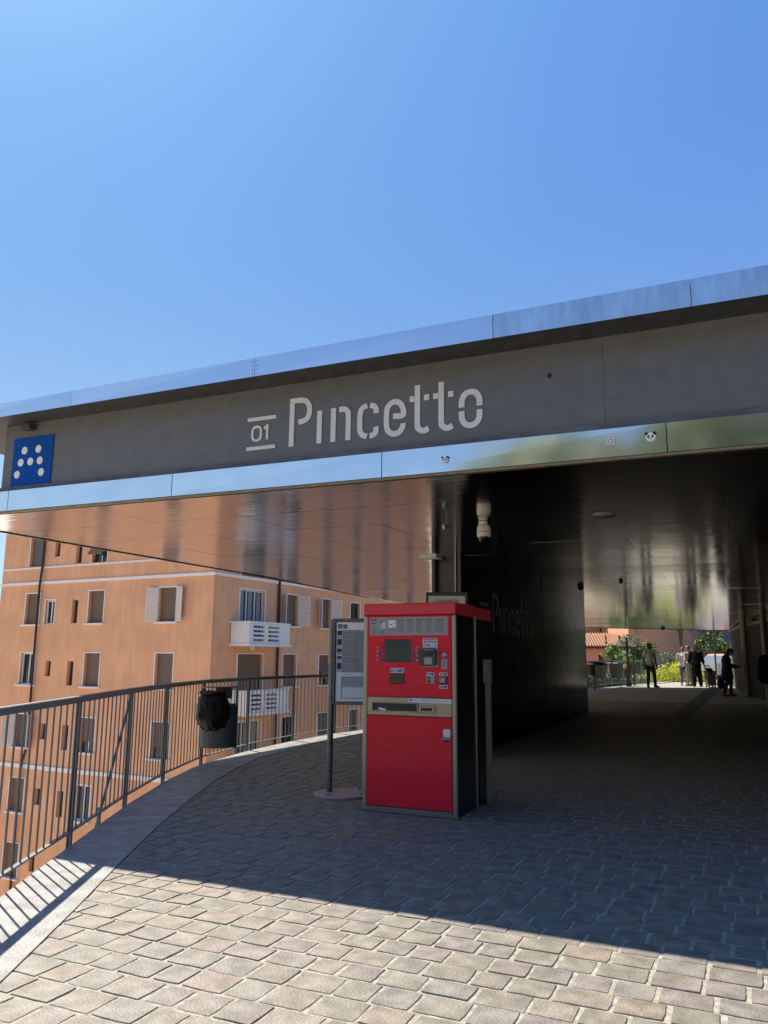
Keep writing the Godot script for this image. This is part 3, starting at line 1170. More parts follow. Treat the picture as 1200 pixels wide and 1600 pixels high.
# a wall in the x, y plane facing +z, with openings (x0, y0, x1, y1) that have reveals of the given depth
func wall_mesh(x0: float, x1: float, y0: float, y1: float, holes: Array, depth: float) -> ArrayMesh:
	var xs := [x0, x1]
	var ys := [y0, y1]
	for h in holes:
		for k in [0, 2]:
			if not xs.has(h[k]) and h[k] > x0 and h[k] < x1:
				xs.append(h[k])
			if not ys.has(h[k + 1]) and h[k + 1] > y0 and h[k + 1] < y1:
				ys.append(h[k + 1])
	xs.sort()
	ys.sort()
	var st := begin()
	for i in xs.size() - 1:
		for j in ys.size() - 1:
			var c := Vector2((xs[i] + xs[i + 1]) * 0.5, (ys[j] + ys[j + 1]) * 0.5)
			var open := false
			for h in holes:
				if c.x > h[0] and c.x < h[2] and c.y > h[1] and c.y < h[3]:
					open = true
			if not open:
				quad(st, Vector3(xs[i], ys[j], 0), Vector3(xs[i + 1], ys[j], 0), Vector3(xs[i + 1], ys[j + 1], 0), Vector3(xs[i], ys[j + 1], 0), Vector3.BACK)
	var d := Vector3(0, 0, -depth)
	for h in holes:
		var a := Vector3(h[0], h[1], 0)
		var b := Vector3(h[2], h[1], 0)
		var c2 := Vector3(h[2], h[3], 0)
		var e := Vector3(h[0], h[3], 0)
		quad(st, a, b, b + d, a + d, Vector3.UP)
		quad(st, e, c2, c2 + d, e + d, Vector3.DOWN)
		quad(st, a, e, e + d, a + d, Vector3.RIGHT)
		quad(st, b, c2, c2 + d, b + d, Vector3.LEFT)
	return done(st)


# one window: raised surround, sill, and what closes it. style: "blind", "half", "pane", "slot", "awning", "curtain", "green"
func window(o: Node, face: Transform3D, x0: float, y0: float, x1: float, y1: float, style: String, shutters := 0.0, sill := true, depth := 0.18) -> void:
	var w := x1 - x0
	var h := y1 - y0
	var cx := (x0 + x1) * 0.5
	var cy := (y0 + y1) * 0.5
	var st := begin()
	var t := 0.05
	for e in [[x0 - t * 0.5, cy, t, h + 2 * t], [x1 + t * 0.5, cy, t, h + 2 * t]]:
		add_box(st, at(e[0], e[1], 0.010), Vector3(e[2], e[3], 0.03), 0.004)
	add_box(st, at(cx, y1 + t * 0.5, 0.010), Vector3(w, t, 0.03), 0.004)
	if style == "slot":
		st = begin()
		add_box(st, at(cx, y1 - 0.015, -depth + 0.05), Vector3(w, 0.03, 0.04), 0.003)
		add_box(st, at(x1 - 0.02, cy, -depth + 0.05), Vector3(0.04, h, 0.04), 0.003)
	var f := part("window", done(st), M.trim, o, face)
	if sill:
		part("sill", box(w + 0.24, 0.075, 0.22, 0.01), M.trim, f, at(cx, y0 - 0.037, 0.03))
	var zb := -depth + 0.04
	match style:
		"blind", "half", "awning", "grey":
			var low := y0
			if style == "half":
				low = y0 + h * 0.30
			elif style == "awning":
				low = y0 + h * 0.22
			var bs := begin()
			var n := 22
			if style == "awning":
				for k in n:
					var q := float(k) / n
					var out := maxf(0.0, q - 0.35) * 0.75
					add_box(bs, at(cx, y1 - (q + 0.5 / n) * (y1 - low), zb + 0.02 + out) , Vector3(w - 0.03, (y1 - low) / n * 0.94, 0.016), 0.003)
			else:
				for k in n:
					add_box(bs, at(cx, y1 - (k + 0.5) / n * (y1 - low), zb + 0.02), Vector3(w - 0.01, (y1 - low) / n * 0.92, 0.014), 0.003)
			var m: Material = M.blind_grey if style == "grey" else M.blind
			part("blind", done(bs), m, f)
			part("pane", box(w, h, 0.02, 0.002), M.pane, f, at(cx, cy, zb - 0.03))
			if style in ["half", "awning"]:
				part("casement", box(0.05, low - y0, 0.03, 0.004), M.trim, f, at(cx, (y0 + low) * 0.5, zb))
		"pane", "curtain", "green", "slot":
			var cm: Material = M.win_green if style == "green" else (M.white if style != "slot" else M.trim)
			part("pane", box(w, h, 0.02, 0.002), M.pane if style != "curtain" else M.pane, f, at(cx, cy, zb - 0.02))
			if style == "curtain":
				var cs := begin()
				for k in 3:
					var xx := x0 + w * (k + 0.5) / 3.0
					for j in 4:
						add_tube(cs, [Vector3(xx - 0.10 + 0.065 * j, y0 + 0.04, zb + 0.012), Vector3(xx - 0.10 + 0.065 * j, y1 - 0.04, zb + 0.012)], 0.030, 6, false)
				part("curtain", done(cs), M.curtain, f)
			if style != "slot":
				var fs := begin()
				var cols := 2 if w > 0.5 else 1
				if style == "curtain":
					cols = 3
				for k in cols + 1:
					add_box(fs, at(clampf(x0 + w * k / cols, x0 + 0.03, x1 - 0.03), cy, zb + 0.03), Vector3(0.06 if k > 0 and k < cols else 0.05, h - 0.001, 0.05), 0.004)
				for yy in [y0 + 0.03, y1 - 0.03]:
					add_box(fs, at(cx, yy, zb + 0.032), Vector3(w - 0.002, 0.055, 0.052), 0.004)
				part("casement", done(fs), cm, f)
	if shutters > 0.0:
		for e in [-1.0, 1.0]:
			var sw := w * 0.52
			var hinge := x0 - 0.03 if e < 0.0 else x1 + 0.03
			var ang: float = -e * shutters
			var ss := begin()
			for q in [[0.03, h * 0.5, 0.06, h], [sw - 0.03, h * 0.5, 0.06, h]]:
				add_box(ss, at(e * q[0], q[1], 0), Vector3(q[2], q[3], 0.04), 0.004)
			for q2 in [0.04, h * 0.5, h - 0.04]:
				add_box(ss, at(e * sw * 0.5, q2, 0), Vector3(sw - 0.12, 0.08, 0.036), 0.004)
			for k in 16:
				add_box(ss, Transform3D(Basis(Vector3.RIGHT, 0.5), Vector3(e * sw * 0.5, 0.10 + (h - 0.2) * (k + 0.5) / 16.0, 0)), Vector3(sw - 0.12, (h - 0.2) / 16.0 * 1.1, 0.012), 0.001)
			part("shutter", done(ss), M.shutter, f, Transform3D(Basis(Vector3.UP, ang), Vector3(hinge, y0, 0.05)))


func build_orange_building() -> void:
	var a := deg_to_rad(28.2)
	var base := Vector3(-6.92, 0, -32.0)
	var o := thing("apartment_building", "tall apricot plastered apartment building with brown blinds and white balconies", "building", base)
	var lx := Vector3(cos(a), 0, sin(a))
	var ln := Vector3(-sin(a), 0, cos(a))
	var rx := Vector3(sin(a), 0, -cos(a))
	var rn := Vector3(cos(a), 0, sin(a))
	var fl := Transform3D(Basis(lx, Vector3.UP, ln), Vector3.ZERO)
	var fr := Transform3D(Basis(rx, Vector3.UP, rn), Vector3.ZERO)
	var tops := [7.10, 4.37, 1.62, -1.16, -3.96, -6.73, -9.5]
	var holes := []
	var wins := []
	for i in tops.size():
		var t: float = tops[i]
		var grey := "grey" if i == 0 else "blind"
		wins.append([-11.40, t - 1.44, -10.42, t, "pane" if i == 2 else (grey if i != 3 else "grey"), 0.8 if i == 3 else 0.0, i > 0])
		wins.append([-10.02 if i == 1 else -9.68, t - 1.44 + (0.0 if i == 1 else 0.40), -9.38 if i == 1 else -9.34, t - 0.34, "pane" if i == 1 else "slot", 0.0, false])
		wins.append([-8.24, t - 1.42, -7.86, t - 0.34, "slot", 0.0, false])
		wins.append([-7.18, t - 1.44, -6.22, t, "awning" if i == 0 else ("half" if i in [3] else ("pane" if i == 4 else "blind")), 0.0, i > 0])
		wins.append([-2.96, t - 1.44, -1.98, t, "half" if i == 3 else "blind", 0.38 if i == 1 else 0.0, i > 0])
	for w in wins:
		holes.append([w[0], w[1], w[2], w[3]])
	part("wall", wall_mesh(-13.3, 0.0, -12.0, 8.6, holes, 0.2), M.plaster, o, fl)
	for w in wins:
		window(o, fl, w[0], w[1], w[2], w[3], w[4], w[5], w[6], 0.2)
	# right face
	var holes2 := []
	var wins2 := []
	for i in tops.size():
		var t2: float = tops[i]
		wins2.append([1.70, t2 - 2.15, 3.44, t2 + 0.0, "curtain" if i in [1, 3] else "blind", 0.0, false])
		wins2.append([4.97, t2 - 1.44, 6.03, t2, "green" if i == 3 else "blind", 0.75 if i < 2 else 0.0, true])
		wins2.append([7.98, t2 - 1.44, 9.0, t2, "awning" if i == 2 else ("grey" if i == 3 else "blind"), 0.75 if i < 2 else 0.0, true])
		wins2.append([10.95, t2 - 1.44, 11.93, t2, "grey" if i == 3 else "green", 0.0, true])
		wins2.append([14.2, t2 - 1.44, 15.2, t2, "blind", 0.0, true])
		wins2.append([17.4, t2 - 1.44, 18.4, t2, "blind", 0.0, true])
	for w in wins2:
		holes2.append([w[0], w[1], w[2], w[3]])
	part("wall", wall_mesh(0.0, 21.0, -12.0, 8.6, holes2, 0.2), M.plaster, o, fr)
	for w in wins2:
		window(o, fr, w[0], w[1], w[2], w[3], w[4], w[5], w[6], 0.2)
	# far sides and roof with eaves
	var bs := begin()
	quad(bs, fl * Vector3(-13.3, -12, 0), fl * Vector3(-13.3, 8.6, 0), fl * Vector3(-13.3, 8.6, -21), fl * Vector3(-13.3, -12, -21), -lx)
	quad(bs, fl * Vector3(-13.3, -12, -21), fl * Vector3(-13.3, 8.6, -21), fl * Vector3(0, 8.6, -21), fl * Vector3(0, -12, -21), -ln)
	part("wall", done(bs), M.plaster, o)
	part("eaves", box(14.5, 0.25, 22.2, 0.02), M.trim, o, fl * at(-6.65, 8.72, -10.5))
	var rs := begin()
	var pk := fl * Vector3(-6.65, 11.4, -10.5)
	var cs := [fl * Vector3(-13.9, 8.85, 0.6), fl * Vector3(0.6, 8.85, 0.6), fl * Vector3(0.6, 8.85, -21.6), fl * Vector3(-13.9, 8.85, -21.6)]
	for k in 4:
		tri(rs, cs[k], cs[(k + 1) % 4], pk, Vector3.UP)
	part("roof", done(rs), M.tile, o)
	# white string courses
	for c in [[4.79, 4.92, 0.07], [5.545, 5.62, 0.05], [-3.50, -3.33, 0.06]]:
		var st := begin()
		var hh: float = c[1] - c[0]
		add_box(st, fl * at(-6.62, (c[0] + c[1]) * 0.5, c[2] * 0.5), Vector3(13.40, hh, c[2]), 0.006)
		part("string_course", done(st), M.trim, o)
		var st2 := begin()
		add_box(st2, fr * at(10.54, (c[0] + c[1]) * 0.5 + 0.0, c[2] * 0.5 + 0.002), Vector3(20.9, hh - 0.004, c[2]), 0.006)
		part("string_course", done(st2), M.trim, o)
	# rainwater pipes
	part("drain_pipe", tube([fl * Vector3(-10.33, 8.6, 0.10), fl * Vector3(-10.34, 5.75, 0.10), fl * Vector3(-10.34, 4.7, 0.17), fl * Vector3(-10.36, -2.55, 0.10), fl * Vector3(-10.56, -3.1, 0.10), fl * Vector3(-10.58, -3.45, 0.15), fl * Vector3(-10.6, -12, 0.10)], 0.055, 8), M.pipe, o)
	part("drain_pipe", tube([fr * Vector3(4.40, 8.6, 0.10), fr * Vector3(4.42, -12, 0.10)], 0.06, 8), M.pipe, o)
	# balconies: solid parapet with two groups of open slots in front
	for by in [2.05, -0.75, -3.5]:
		var fx := fr * at(1.12, by, 0)
		var bst := begin()
		var len := 2.92
		var out := 1.0
		add_box(bst, at(len * 0.5, -0.05, out * 0.5 + 0.02), Vector3(len + 0.06, 0.12, out + 0.08), 0.01)
		part("balcony_slab", done(bst), M.white, o, fx)
		var pst := begin()
		for seg in [[0.0, 0.30], [1.07, 1.33], [2.14, len]]:
			add_box(pst, at((seg[0] + seg[1]) * 0.5, 0.42, out - 0.05), Vector3(seg[1] - seg[0], 0.82, 0.10), 0.008)
		for gx in [0.30, 1.33]:
			var gw: float = 0.77 if gx < 1.0 else 0.81
			for k in 5:
				add_box(pst, at(gx + gw * 0.5, 0.06 + 0.18 * k, out - 0.05), Vector3(gw - 0.002, 0.085, 0.09), 0.006)
		add_box(pst, at(0.05, 0.42, out * 0.5 - 0.03), Vector3(0.10, 0.815, out - 0.16), 0.008)
		add_box(pst, at(len - 0.05, 0.42, out * 0.5 - 0.03), Vector3(0.10, 0.815, out - 0.16), 0.008)
		add_box(pst, at(len * 0.5, 0.87, out - 0.05), Vector3(len + 0.04, 0.08, 0.16), 0.01)
		for e in [0.05, len - 0.05]:
			add_box(pst, at(e, 0.869, out * 0.5 - 0.08), Vector3(0.14, 0.076, out - 0.11), 0.01)
		part("balcony_parapet", done(pst), M.white, o, fx)
	part("wall_lamp", box(0.22, 0.22, 0.12, 0.02), M.white, o, fr * at(2.6, 1.9, 0.06))
	# the round patch of new plaster between the floors
	part("plaster_patch", extrude(disc(6.95, 1.72, 0.24, 18, 0.34), 0.004), worn(Color(0.80, 0.50, 0.33), 0.95, 0.0, noise_tex.blot, 0.5), o, fr * at(0, 0, 0.001))


# a plain far house: box walls with window holes in the front, pitched tile roof
func build_far_houses() -> void:
	# terracotta block straight ahead, taller than the passage shows
	var o := thing("terracotta_building", "large plain terracotta building with paler base beyond the passage", "building", Vector3(17.0, -0.6, -55.0), -0.10)
	part("wall", wall_mesh(0.0, 3.95, 2.5, 12.0, [], 0.1), M.terracotta, o)
	part("wall", wall_mesh(3.95, 5.6, 2.5, 12.0, [], 0.1), M.tan_wall, o)
	part("base_wall", wall_mesh(0.0, 5.6, 0.0, 2.5, [], 0.1), M.beige_wall, o, at(0, 0, 0.05))
	var st := begin()
	quad(st, Vector3(0, 0, 0.05), Vector3(0, 12, 0), Vector3(0, 12, -14), Vector3(0, 0, -14), Vector3.LEFT)
	quad(st, Vector3(5.6, 0, 0.05), Vector3(5.6, 12, 0), Vector3(5.6, 12, -14), Vector3(5.6, 0, -14), Vector3.RIGHT)
	quad(st, Vector3(0, 12, 0), Vector3(5.6, 12, 0), Vector3(5.6, 12, -14), Vector3(0, 12, -14), Vector3.UP)
	quad(st, Vector3(0, 0, -14), Vector3(5.6, 0, -14), Vector3(5.6, 12, -14), Vector3(0, 12, -14), Vector3.FORWARD)
	part("wall", done(st), M.terracotta, o)
	part("corner_strip", box(0.16, 12.0, 0.05, 0.01), M.beige_wall, o, at(0.55, 6.0, 0.09))
	part("round_vent", lathe([Vector2(0, 0), Vector2(0.5, 0.0), Vector2(0.5, 0.06), Vector2(0.36, 0.06), Vector2(0.36, 0.02), Vector2(0, 0.02)], 24), M.beige_wall, o, Transform3D(Basis(Vector3.RIGHT, PI * 0.5), Vector3(4.55, 4.25, 0.01)))
	# pink house with a tile roof to its left
	var p := thing("pink_house", "small pink house with tiled roof and one dark shuttered window", "house", Vector3(14.4, -0.9, -57.5), -0.05)
	var hole := [1.12, 2.0, 1.52, 2.72]
	part("wall", wall_mesh(-6.0, 3.35, -1.0, 3.35, [hole], 0.12), M.pink_wall, p)
	var ww := part("window", box(0.40, 0.72, 0.03, 0.004), M.bin_dark, p, at(1.32, 2.36, -0.06))
	for k in 10:
		part("slat", box(0.36, 0.05, 0.02, 0.003), M.bin_dark, ww, Transform3D(Basis(Vector3.RIGHT, 0.5), Vector3(0, -0.31 + 0.068 * k, 0.02)))
	var st2 := begin()
	quad(st2, Vector3(-6, -1, 0), Vector3(-6, 3.35, 0), Vector3(-6, 3.35, -6), Vector3(-6, -1, -6), Vector3.LEFT)
	quad(st2, Vector3(3.35, -1, 0), Vector3(3.35, 3.35, 0), Vector3(3.35, 3.35, -6), Vector3(3.35, -1, -6), Vector3.RIGHT)
	part("wall", done(st2), M.pink_wall, p)
	# rows of barrel tiles
	var rf := begin()
	var rise := Vector3(0, 0.95, -2.2)
	quad(rf, Vector3(-6.3, 3.30, 0.3), Vector3(3.5, 3.30, 0.3), Vector3(3.5, 3.30, 0.3) + rise, Vector3(-6.3, 3.30, 0.3) + rise, Vector3.UP)
	quad(rf, Vector3(-6.3, 3.22, 0.3), Vector3(3.5, 3.22, 0.3), Vector3(3.5, 3.22, -5), Vector3(-6.3, 3.22, -5), Vector3.DOWN)
	var roof := part("roof", done(rf), M.tile, p)
	var tl := begin()
	for i in 49:
		for j in 6:
			var q := Vector3(-6.25 + i * 0.2, 3.33, 0.36) + rise * (j / 6.0)
			add_tube(tl, [q + Vector3(0, rng.randf_range(0, 0.02), 0), q + rise / 6.0 * 1.08 + Vector3(0, 0.02, 0)], [0.085, 0.07], 6, true)
	var tiles := part("roof_tiles", done(tl), M.tile, roof)
	tiles.set_meta("kind", "stuff")
	part("gutter", tube([Vector3(-6.3, 3.24, 0.40), Vector3(3.5, 3.24, 0.40)], 0.07, 8), M.pipe, p)
	part("drain_pipe", tube([Vector3(2.0, 3.2, 0.12), Vector3(2.0, -1, 0.12)], 0.045, 8), M.pipe, p)
	for x in [1.7, 2.65]:
		part("roof_pipe", tube([Vector3(x, 3.5, 0.0), Vector3(x, 4.15, 0.0)], 0.05, 8), M.pipe, roof)
		part("pipe_collar", lathe([Vector2(0.05, 0), Vector2(0.15, 0.0), Vector2(0.06, 0.10)], 10), M.pipe, roof, at(x, 3.44, 0.05))
	# low roofs at its foot
	part("porch_roof", box(4.2, 0.10, 1.6, 0.02), M.tile, p, Transform3D(Basis(Vector3.RIGHT, 0.35), Vector3(0.6, 0.95, 0.9)))
	# ochre house behind the pink one
	var y := thing("ochre_house", "ochre yellow house wall rising behind the pink house's roof", "house", Vector3(12.0, -1.0, -66.0), -0.05)
	part("wall", wall_mesh(-8.0, 9.0, 0.0, 10.0, [], 0.1), M.ochre_wall, y)
	var st3 := begin()
	quad(st3, Vector3(-8, 0, 0), Vector3(-8, 10, 0), Vector3(-8, 10, -9), Vector3(-8, 0, -9), Vector3.LEFT)
	quad(st3, Vector3(9, 0, 0), Vector3(9, 10, 0), Vector3(9, 10, -9), Vector3(9, 0, -9), Vector3.RIGHT)
	quad(st3, Vector3(-8, 10, 0), Vector3(9, 10, 0), Vector3(9, 10, -9), Vector3(-8, 10, -9), Vector3.UP)
	part("wall", done(st3), M.ochre_wall, y)
	part("drain_pipe", tube([Vector3(6.0, 10, 0.1), Vector3(6.0, 0, 0.1)], 0.06, 8), M.pipe, y)
	# dark green-grey house at the right of the view
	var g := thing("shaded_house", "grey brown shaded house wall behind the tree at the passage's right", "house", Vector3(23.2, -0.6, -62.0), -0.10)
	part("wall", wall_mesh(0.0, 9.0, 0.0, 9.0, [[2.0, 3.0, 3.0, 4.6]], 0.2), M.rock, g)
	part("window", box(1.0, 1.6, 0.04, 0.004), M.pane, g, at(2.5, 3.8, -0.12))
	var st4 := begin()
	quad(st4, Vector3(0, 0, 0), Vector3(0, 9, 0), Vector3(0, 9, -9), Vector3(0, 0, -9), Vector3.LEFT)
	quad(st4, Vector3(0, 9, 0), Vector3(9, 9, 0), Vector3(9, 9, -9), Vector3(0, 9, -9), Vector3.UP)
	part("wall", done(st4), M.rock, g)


# pale town houses on the far side of the valley, behind the viewer's left shoulder
func build_town() -> void:
	var kinds := [["cream town house facing the apartment building across the valley", Color(0.72, 0.62, 0.46), 12.0, 17.0, -18.5, 6.5, 3.05], ["white town house beside the cream one across the valley", Color(0.76, 0.73, 0.66), 13.0, 17.4, -32.5, 4.5, 3.0], ["pale yellow town house at the valley's left end", Color(0.74, 0.60, 0.36), 12.0, 16.6, -46.5, 1.0, 2.85], ["pale pink town house lowest in the valley row", Color(0.72, 0.54, 0.44), 11.0, 16.0, -59.5, -5.0, 2.6]]
	for k in kinds:
		var o := thing("town_house", k[0], "house", Vector3(k[4], -12.0, k[5]), k[6], "town houses across the valley")
		var wd: float = k[2]
		var h: float = k[3]
		var holes := []
		for f in int(h / 3.2):
			for c in 4:
				holes.append([-wd * 0.5 + wd * (c + 0.5) / 4.0 - 0.5, 0.9 + f * 3.2, -wd * 0.5 + wd * (c + 0.5) / 4.0 + 0.5, 2.4 + f * 3.2])
		part("wall", wall_mesh(-wd * 0.5, wd * 0.5, 0.0, h, holes, 0.2), worn(k[1], 0.92, 0.0, noise_tex.plaster, 0.15), o)
		for q in holes:
			part("window", box(q[2] - q[0], q[3] - q[1], 0.05, 0.01), M.blind, o, at((q[0] + q[2]) * 0.5, (q[1] + q[3]) * 0.5, -0.15))
		var st := begin()
		for e in [-1.0, 1.0]:
			quad(st, Vector3(e * wd * 0.5, 0, 0), Vector3(e * wd * 0.5, h, 0), Vector3(e * wd * 0.5, h, -10), Vector3(e * wd * 0.5, 0, -10), Vector3(e, 0, 0))
		quad(st, Vector3(-wd * 0.5, 0, -10), Vector3(-wd * 0.5, h, -10), Vector3(wd * 0.5, h, -10), Vector3(wd * 0.5, 0, -10), Vector3.FORWARD)
		part("wall", done(st), worn(k[1], 0.92, 0.0, noise_tex.plaster, 0.15), o)
		var rs := begin()
		var a := wd * 0.5 + 0.5
		quad(rs, Vector3(-a, h - 0.1, 0.6), Vector3(a, h - 0.1, 0.6), Vector3(a, h + 1.8, -5), Vector3(-a, h + 1.8, -5), Vector3.UP)
		quad(rs, Vector3(-a, h - 0.1, -10.6), Vector3(a, h - 0.1, -10.6), Vector3(a, h + 1.8, -5), Vector3(-a, h + 1.8, -5), Vector3.UP)
		part("roof", done(rs), M.tile, o)


# ---------------------------------------------------------------- railings

func railing_along(o: Node, posts: Array, height: float, bars: int, post_low: float, rail_m: Material) -> void:
	for i in posts.size():
		var p: Vector3 = posts[i]
		var q: Vector3 = posts[mini(i + 1, posts.size() - 1)] if i < posts.size() - 1 else p * 2.0 - posts[i - 1]
		var dir := (Vector3(q.x, 0, q.z) - Vector3(p.x, 0, p.z)).normalized()
		var bs := Basis(Vector3(-dir.z, 0, dir.x), Vector3.UP, dir)
		bs.x = bs.y.cross(bs.z)
		part("post", box(0.012, height - 0.03 + post_low, 0.05, 0.002), rail_m, o, Transform3D(bs, p + Vector3(0, (height - 0.03 - post_low) * 0.5, 0) + bs.x * 0.012))
		part("post", box(0.012, height - 0.03 + post_low, 0.05, 0.002), rail_m, o, Transform3D(bs, p + Vector3(0, (height - 0.03 - post_low) * 0.5, 0) - bs.x * 0.012))
		if i == posts.size() - 1:
			break
		var side := bs.x
		part("handrail", bar(p + Vector3(0, height - 0.027, 0), q + Vector3(0, height - 0.027, 0), 0.055, 0.054, side, 0.006), rail_m, o)
		part("bottom_rail", bar(p + Vector3(0, 0.09, 0), q + Vector3(0, 0.09, 0), 0.04, 0.014, side, 0.003), rail_m, o)
		for k in bars:
			var w := p.lerp(q, (k + 1.0) / (bars + 1.0))
			part("baluster", box(0.012, height - 0.148, 0.014, 0.002), rail_m, o, Transform3D(bs, w + Vector3(0, (height + 0.044) * 0.5, 0)))


func build_fence() -> void:
	var o := thing("plaza_railing", "long curved dark metal railing along the square's left edge", "railing")
	var posts := []
	for p in [[-2.34, -1.6], [-2.39, -3.35], [-2.46, -5.05], [-2.545, -6.76], [-2.65, -8.48], [-2.685, -10.02], [-2.60, -11.68], [-2.24, -13.38], [-1.66, -14.92], [-0.98, -16.42], [0.02, -17.86], [1.15, -19.25], [2.3, -20.7]]:
		posts.append(ground_at(p[0], p[1]))
	railing_along(o, posts, 1.17, 11, 0.22, M.rail)
	# a brace leaning on the outside, and a bracket further on
	part("brace", bar(Vector3(-2.63, 1.08, -8.40), Vector3(-2.70, -0.12, -7.80), 0.05, 0.012, Vector3(0, 0, 1)), M.rail, o)
	part("brace_foot", box(0.03, 0.3, 0.04, 0.004), M.rail, o, at(-2.66, -0.05, -7.76))


func build_far_fence() -> void:
	var o := thing("far_railing", "light metal railing bounding the sunny square beyond the passage", "railing")
	var posts := []
	for p in [[5.2, -24.4], [6.6, -27.2], [7.65, -30.7], [9.05, -32.75], [10.45, -34.75], [11.85, -36.75], [13.15, -38.95], [14.45, -41.2], [15.75, -43.5], [17.1, -45.7], [19.4, -48.6], [22.0, -51.6]]:
		posts.append(ground_at(p[0], p[1]))
	railing_along(o, posts, 1.05, 10, 0.2, M.rail)


# ---------------------------------------------------------------- ticket machine and its neighbours

func print_lines(im: Image, x0: int, y0: int, x1: int, y1: int, step: int, c: Color, r: RandomNumberGenerator) -> void:
	var y := y0
	while y < y1:
		var x := x0
		var stop := x1 - r.randi_range(0, (x1 - x0) / 3)
		while x < stop:
			var w := r.randi_range(4, 14)
			im.fill_rect(Rect2i(x, y, mini(w, stop - x), maxi(1, step / 2)), c)
			x += w + 3
		y += step


func printed(im: Image, rough := 0.4) -> StandardMaterial3D:
	var m := StandardMaterial3D.new()
	m.albedo_texture = ImageTexture.create_from_image(im)
	m.roughness = rough
	m.texture_repeat = false
	return m


# a flat printed plate facing +z with the picture stretched over it
func plate(w: float, h: float) -> ArrayMesh:
	var st := SurfaceTool.new()
	st.begin(Mesh.PRIMITIVE_TRIANGLES)
	var v := [Vector3(-w, -h, 0) * 0.5, Vector3(-w, h, 0) * 0.5, Vector3(w, h, 0) * 0.5, Vector3(w, -h, 0) * 0.5]
	var uv := [Vector2(0, 1), Vector2(0, 0), Vector2(1, 0), Vector2(1, 1)]
	for k in [0, 1, 2, 0, 2, 3]:
		st.set_normal(Vector3.BACK)
		st.set_uv(uv[k])
		st.add_vertex(v[k])
	return st.commit()


func front_box(o: Node, called: String, x0: float, y0: float, x1: float, y1: float, z: float, depth: float, m: Material, bev := 0.004) -> MeshInstance3D:
	return part(called, box(x1 - x0, y1 - y0, depth, bev), m, o, at((x0 + x1) * 0.5, (y0 + y1) * 0.5, z + depth * 0.5))


